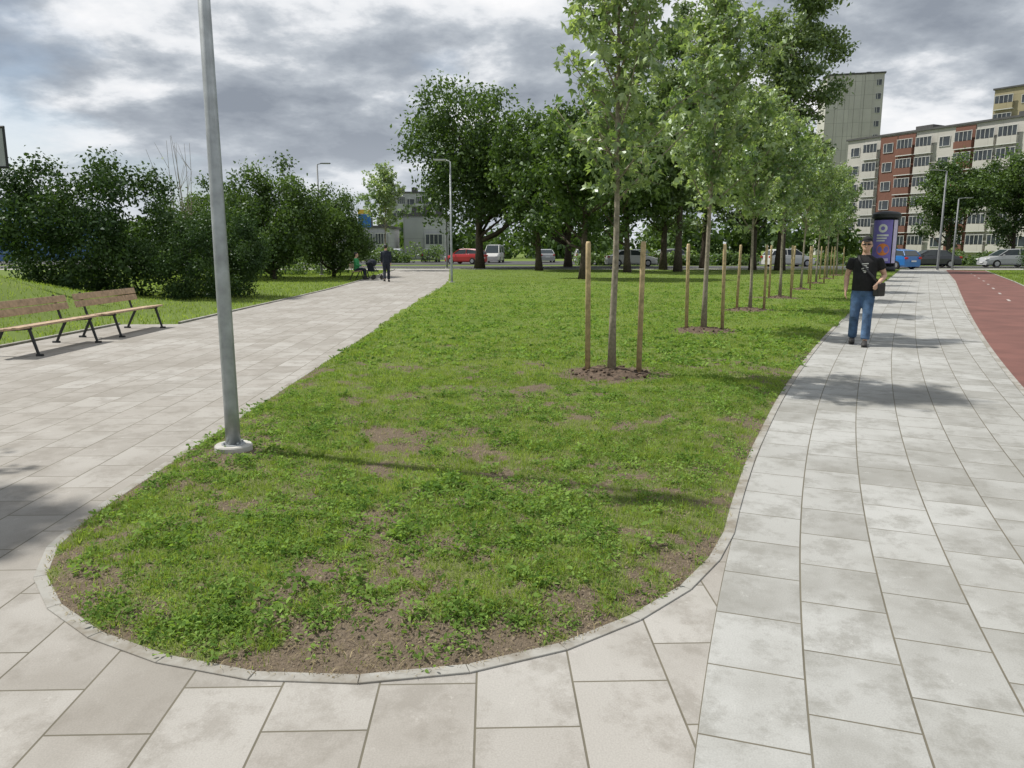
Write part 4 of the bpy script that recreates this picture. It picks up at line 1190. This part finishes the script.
block("apartment_building", "long six-storey white and red brick apartment building with balconies", tuple(d0), tuple(dend), 12, 6, 3.05, 17, [M_cream, M_brick], "wLbRLwRLLwLLRwLLb")
block("apartment_tower", "tall beige concrete panel apartment block behind other buildings", (71.2, 181), (82.7, 178), 14, 13, 2.95, 6, [M_tower, M_tower], "BBBBBw", 1.1, 1.3)
block("apartment_tower", "ochre and cream apartment block with balconies", (90.6, 150), (108, 126), 14, 9, 3.25, 8, [M_yel, M_cream], "LwbLwLbw")
M_clad = panel_mat("white_cladding", (.50, .51, .52), 1.2, .6, .2)
block("shop_building", "low light grey clad commercial building near the road", (-15.4, 110), (-9.6, 110), 12, 1, 4.6, 2, [M_clad, M_grey], "BL", 1.5, 1.2)
block("white_building", "white flat-roofed building rising behind the trees", (-25.5, 160), (-16.0, 160), 14, 4, 2.8, 5, [M_clad, M_grey], "wLwLw", 1.5, 1.2)
block("shop_building", "long low supermarket building with blue band", (-100, 100), (-63, 95), 20, 1, 5.2, 10, [simple("blue_cladding", (.08, .16, .36), .6, 0, .2, .4, 0), M_frame], "wbwwbwwbww", 2.2, 1.6)
block("shop_building", "dark glazed low commercial building behind the path", (-24, 104), (-16.6, 104), 10, 1, 2.8, 4, [M_clad, M_frame], "LLLL", 1.9, 1.6)
e = empty("sign_pylon", (-18.6, 98, 0), 0, "tall slim pylon sign with blue and yellow panels", "sign")
mb = MB(); mb.tube([(0, 0, 0), (0, 0, 4)], [.12, .12], 8); mb.obj("pole", M_galv, e)
mb = MB(); mb.box((0, 0, 5.0), (1.6, .25, 1.6)); mb.obj("panel", simple("sign_blue", (.03, .16, .45), .5, 0, .1, 2, 0), e)
mb = MB(); mb.box((0, 0, 6.1), (1.6, .26, .55)); mb.obj("top_panel", simple("sign_yellow", (.7, .45, .05), .5, 0, .1, 2, 0), e)

# ------------------------------------------------------------------ world, sun, camera
el = R(57); Sv = Vector((-.948*math.cos(el), .318*math.cos(el), math.sin(el)))
w = bpy.data.worlds.new("World"); scene.world = w; w.use_nodes = True
nt = w.node_tree; nt.nodes.clear()
out = N(nt, 'ShaderNodeOutputWorld')
sky = N(nt, 'ShaderNodeTexSky', sky_type='NISHITA'); sky.sun_disc = False; sky.sun_elevation = el; sky.sun_rotation = math.atan2(Sv.x, Sv.y) % (2*math.pi)
bg1 = N(nt, 'ShaderNodeBackground'); nt.links.new(sky.outputs[0], bg1.inputs[0]); bg1.inputs[1].default_value = 0.11
tc = N(nt, 'ShaderNodeTexCoord').outputs['Generated']
sp = N(nt, 'ShaderNodeSeparateXYZ'); nt.links.new(tc, sp.inputs[0])
mx = N(nt, 'ShaderNodeMath', operation='MAXIMUM'); nt.links.new(sp.outputs[2], mx.inputs[0]); mx.inputs[1].default_value = 0.0
ad = N(nt, 'ShaderNodeMath', operation='ADD'); nt.links.new(mx.outputs[0], ad.inputs[0]); ad.inputs[1].default_value = 0.26
dx = N(nt, 'ShaderNodeMath', operation='DIVIDE'); nt.links.new(sp.outputs[0], dx.inputs[0]); nt.links.new(ad.outputs[0], dx.inputs[1])
dy = N(nt, 'ShaderNodeMath', operation='DIVIDE'); nt.links.new(sp.outputs[1], dy.inputs[0]); nt.links.new(ad.outputs[0], dy.inputs[1])
cv = N(nt, 'ShaderNodeCombineXYZ'); nt.links.new(dx.outputs[0], cv.inputs[0]); nt.links.new(dy.outputs[0], cv.inputs[1]); cv.inputs[2].default_value = 8.3
def wn(scale, detail, rough, dist=0.0):
    n = N(nt, 'ShaderNodeTexNoise'); nt.links.new(cv.outputs[0], n.inputs['Vector'])
    n.inputs['Scale'].default_value = scale; n.inputs['Detail'].default_value = detail; n.inputs['Roughness'].default_value = rough; n.inputs['Distortion'].default_value = dist
    return n.outputs['Fac']
nA = wn(1.5, 8, .56, .1); nB = wn(4.5, 6, .6, .1)
mm = N(nt, 'ShaderNodeMath', operation='MULTIPLY_ADD'); nt.links.new(nB, mm.inputs[0]); mm.inputs[1].default_value = .34; nt.links.new(nA, mm.inputs[2])
cc = ramp(nt, mm.outputs[0], [(0.53, (.28, .315, .37)), (0.62, (.39, .43, .485)), (0.68, (.54, .58, .63)), (0.74, (.84, .86, .89)), (0.82, (.98, .98, .99))])
hz = ramp(nt, mx.outputs[0], [(0.0, 0.6), (0.16, 0.0)])
cc = mixc(nt, hz, cc, (.70, .75, .81))
bg2 = N(nt, 'ShaderNodeBackground'); nt.links.new(cc, bg2.inputs[0]); bg2.inputs[1].default_value = 1.0
mask = ramp(nt, wn(1.1, 5, .5), [(0.33, 0.55), (0.42, 1.0)])
ms = N(nt, 'ShaderNodeMixShader'); nt.links.new(mask, ms.inputs[0]); nt.links.new(bg1.outputs[0], ms.inputs[1]); nt.links.new(bg2.outputs[0], ms.inputs[2])
nt.links.new(ms.outputs[0], out.inputs[0])

sl = bpy.data.lights.new("sun", 'SUN'); sl.energy = 5.0; sl.angle = R(1.2); sl.color = (1, .96, .89)
so = bpy.data.objects.new("sun", sl); link(so); so.rotation_euler = Sv.to_track_quat('Z', 'Y').to_euler()

cam = bpy.data.cameras.new("camera"); cam.lens = 26.72; cam.sensor_width = 36; cam.clip_end = 6000; cam.clip_start = .05
co = bpy.data.objects.new("camera", cam); link(co); co.location = (0, 0, 1.6); co.rotation_euler = (R(90-10.14), 0, 0)
scene.camera = co
scene.view_settings.view_transform = 'Standard'; scene.view_settings.look = 'None'; scene.view_settings.exposure = 0
print("DONE")
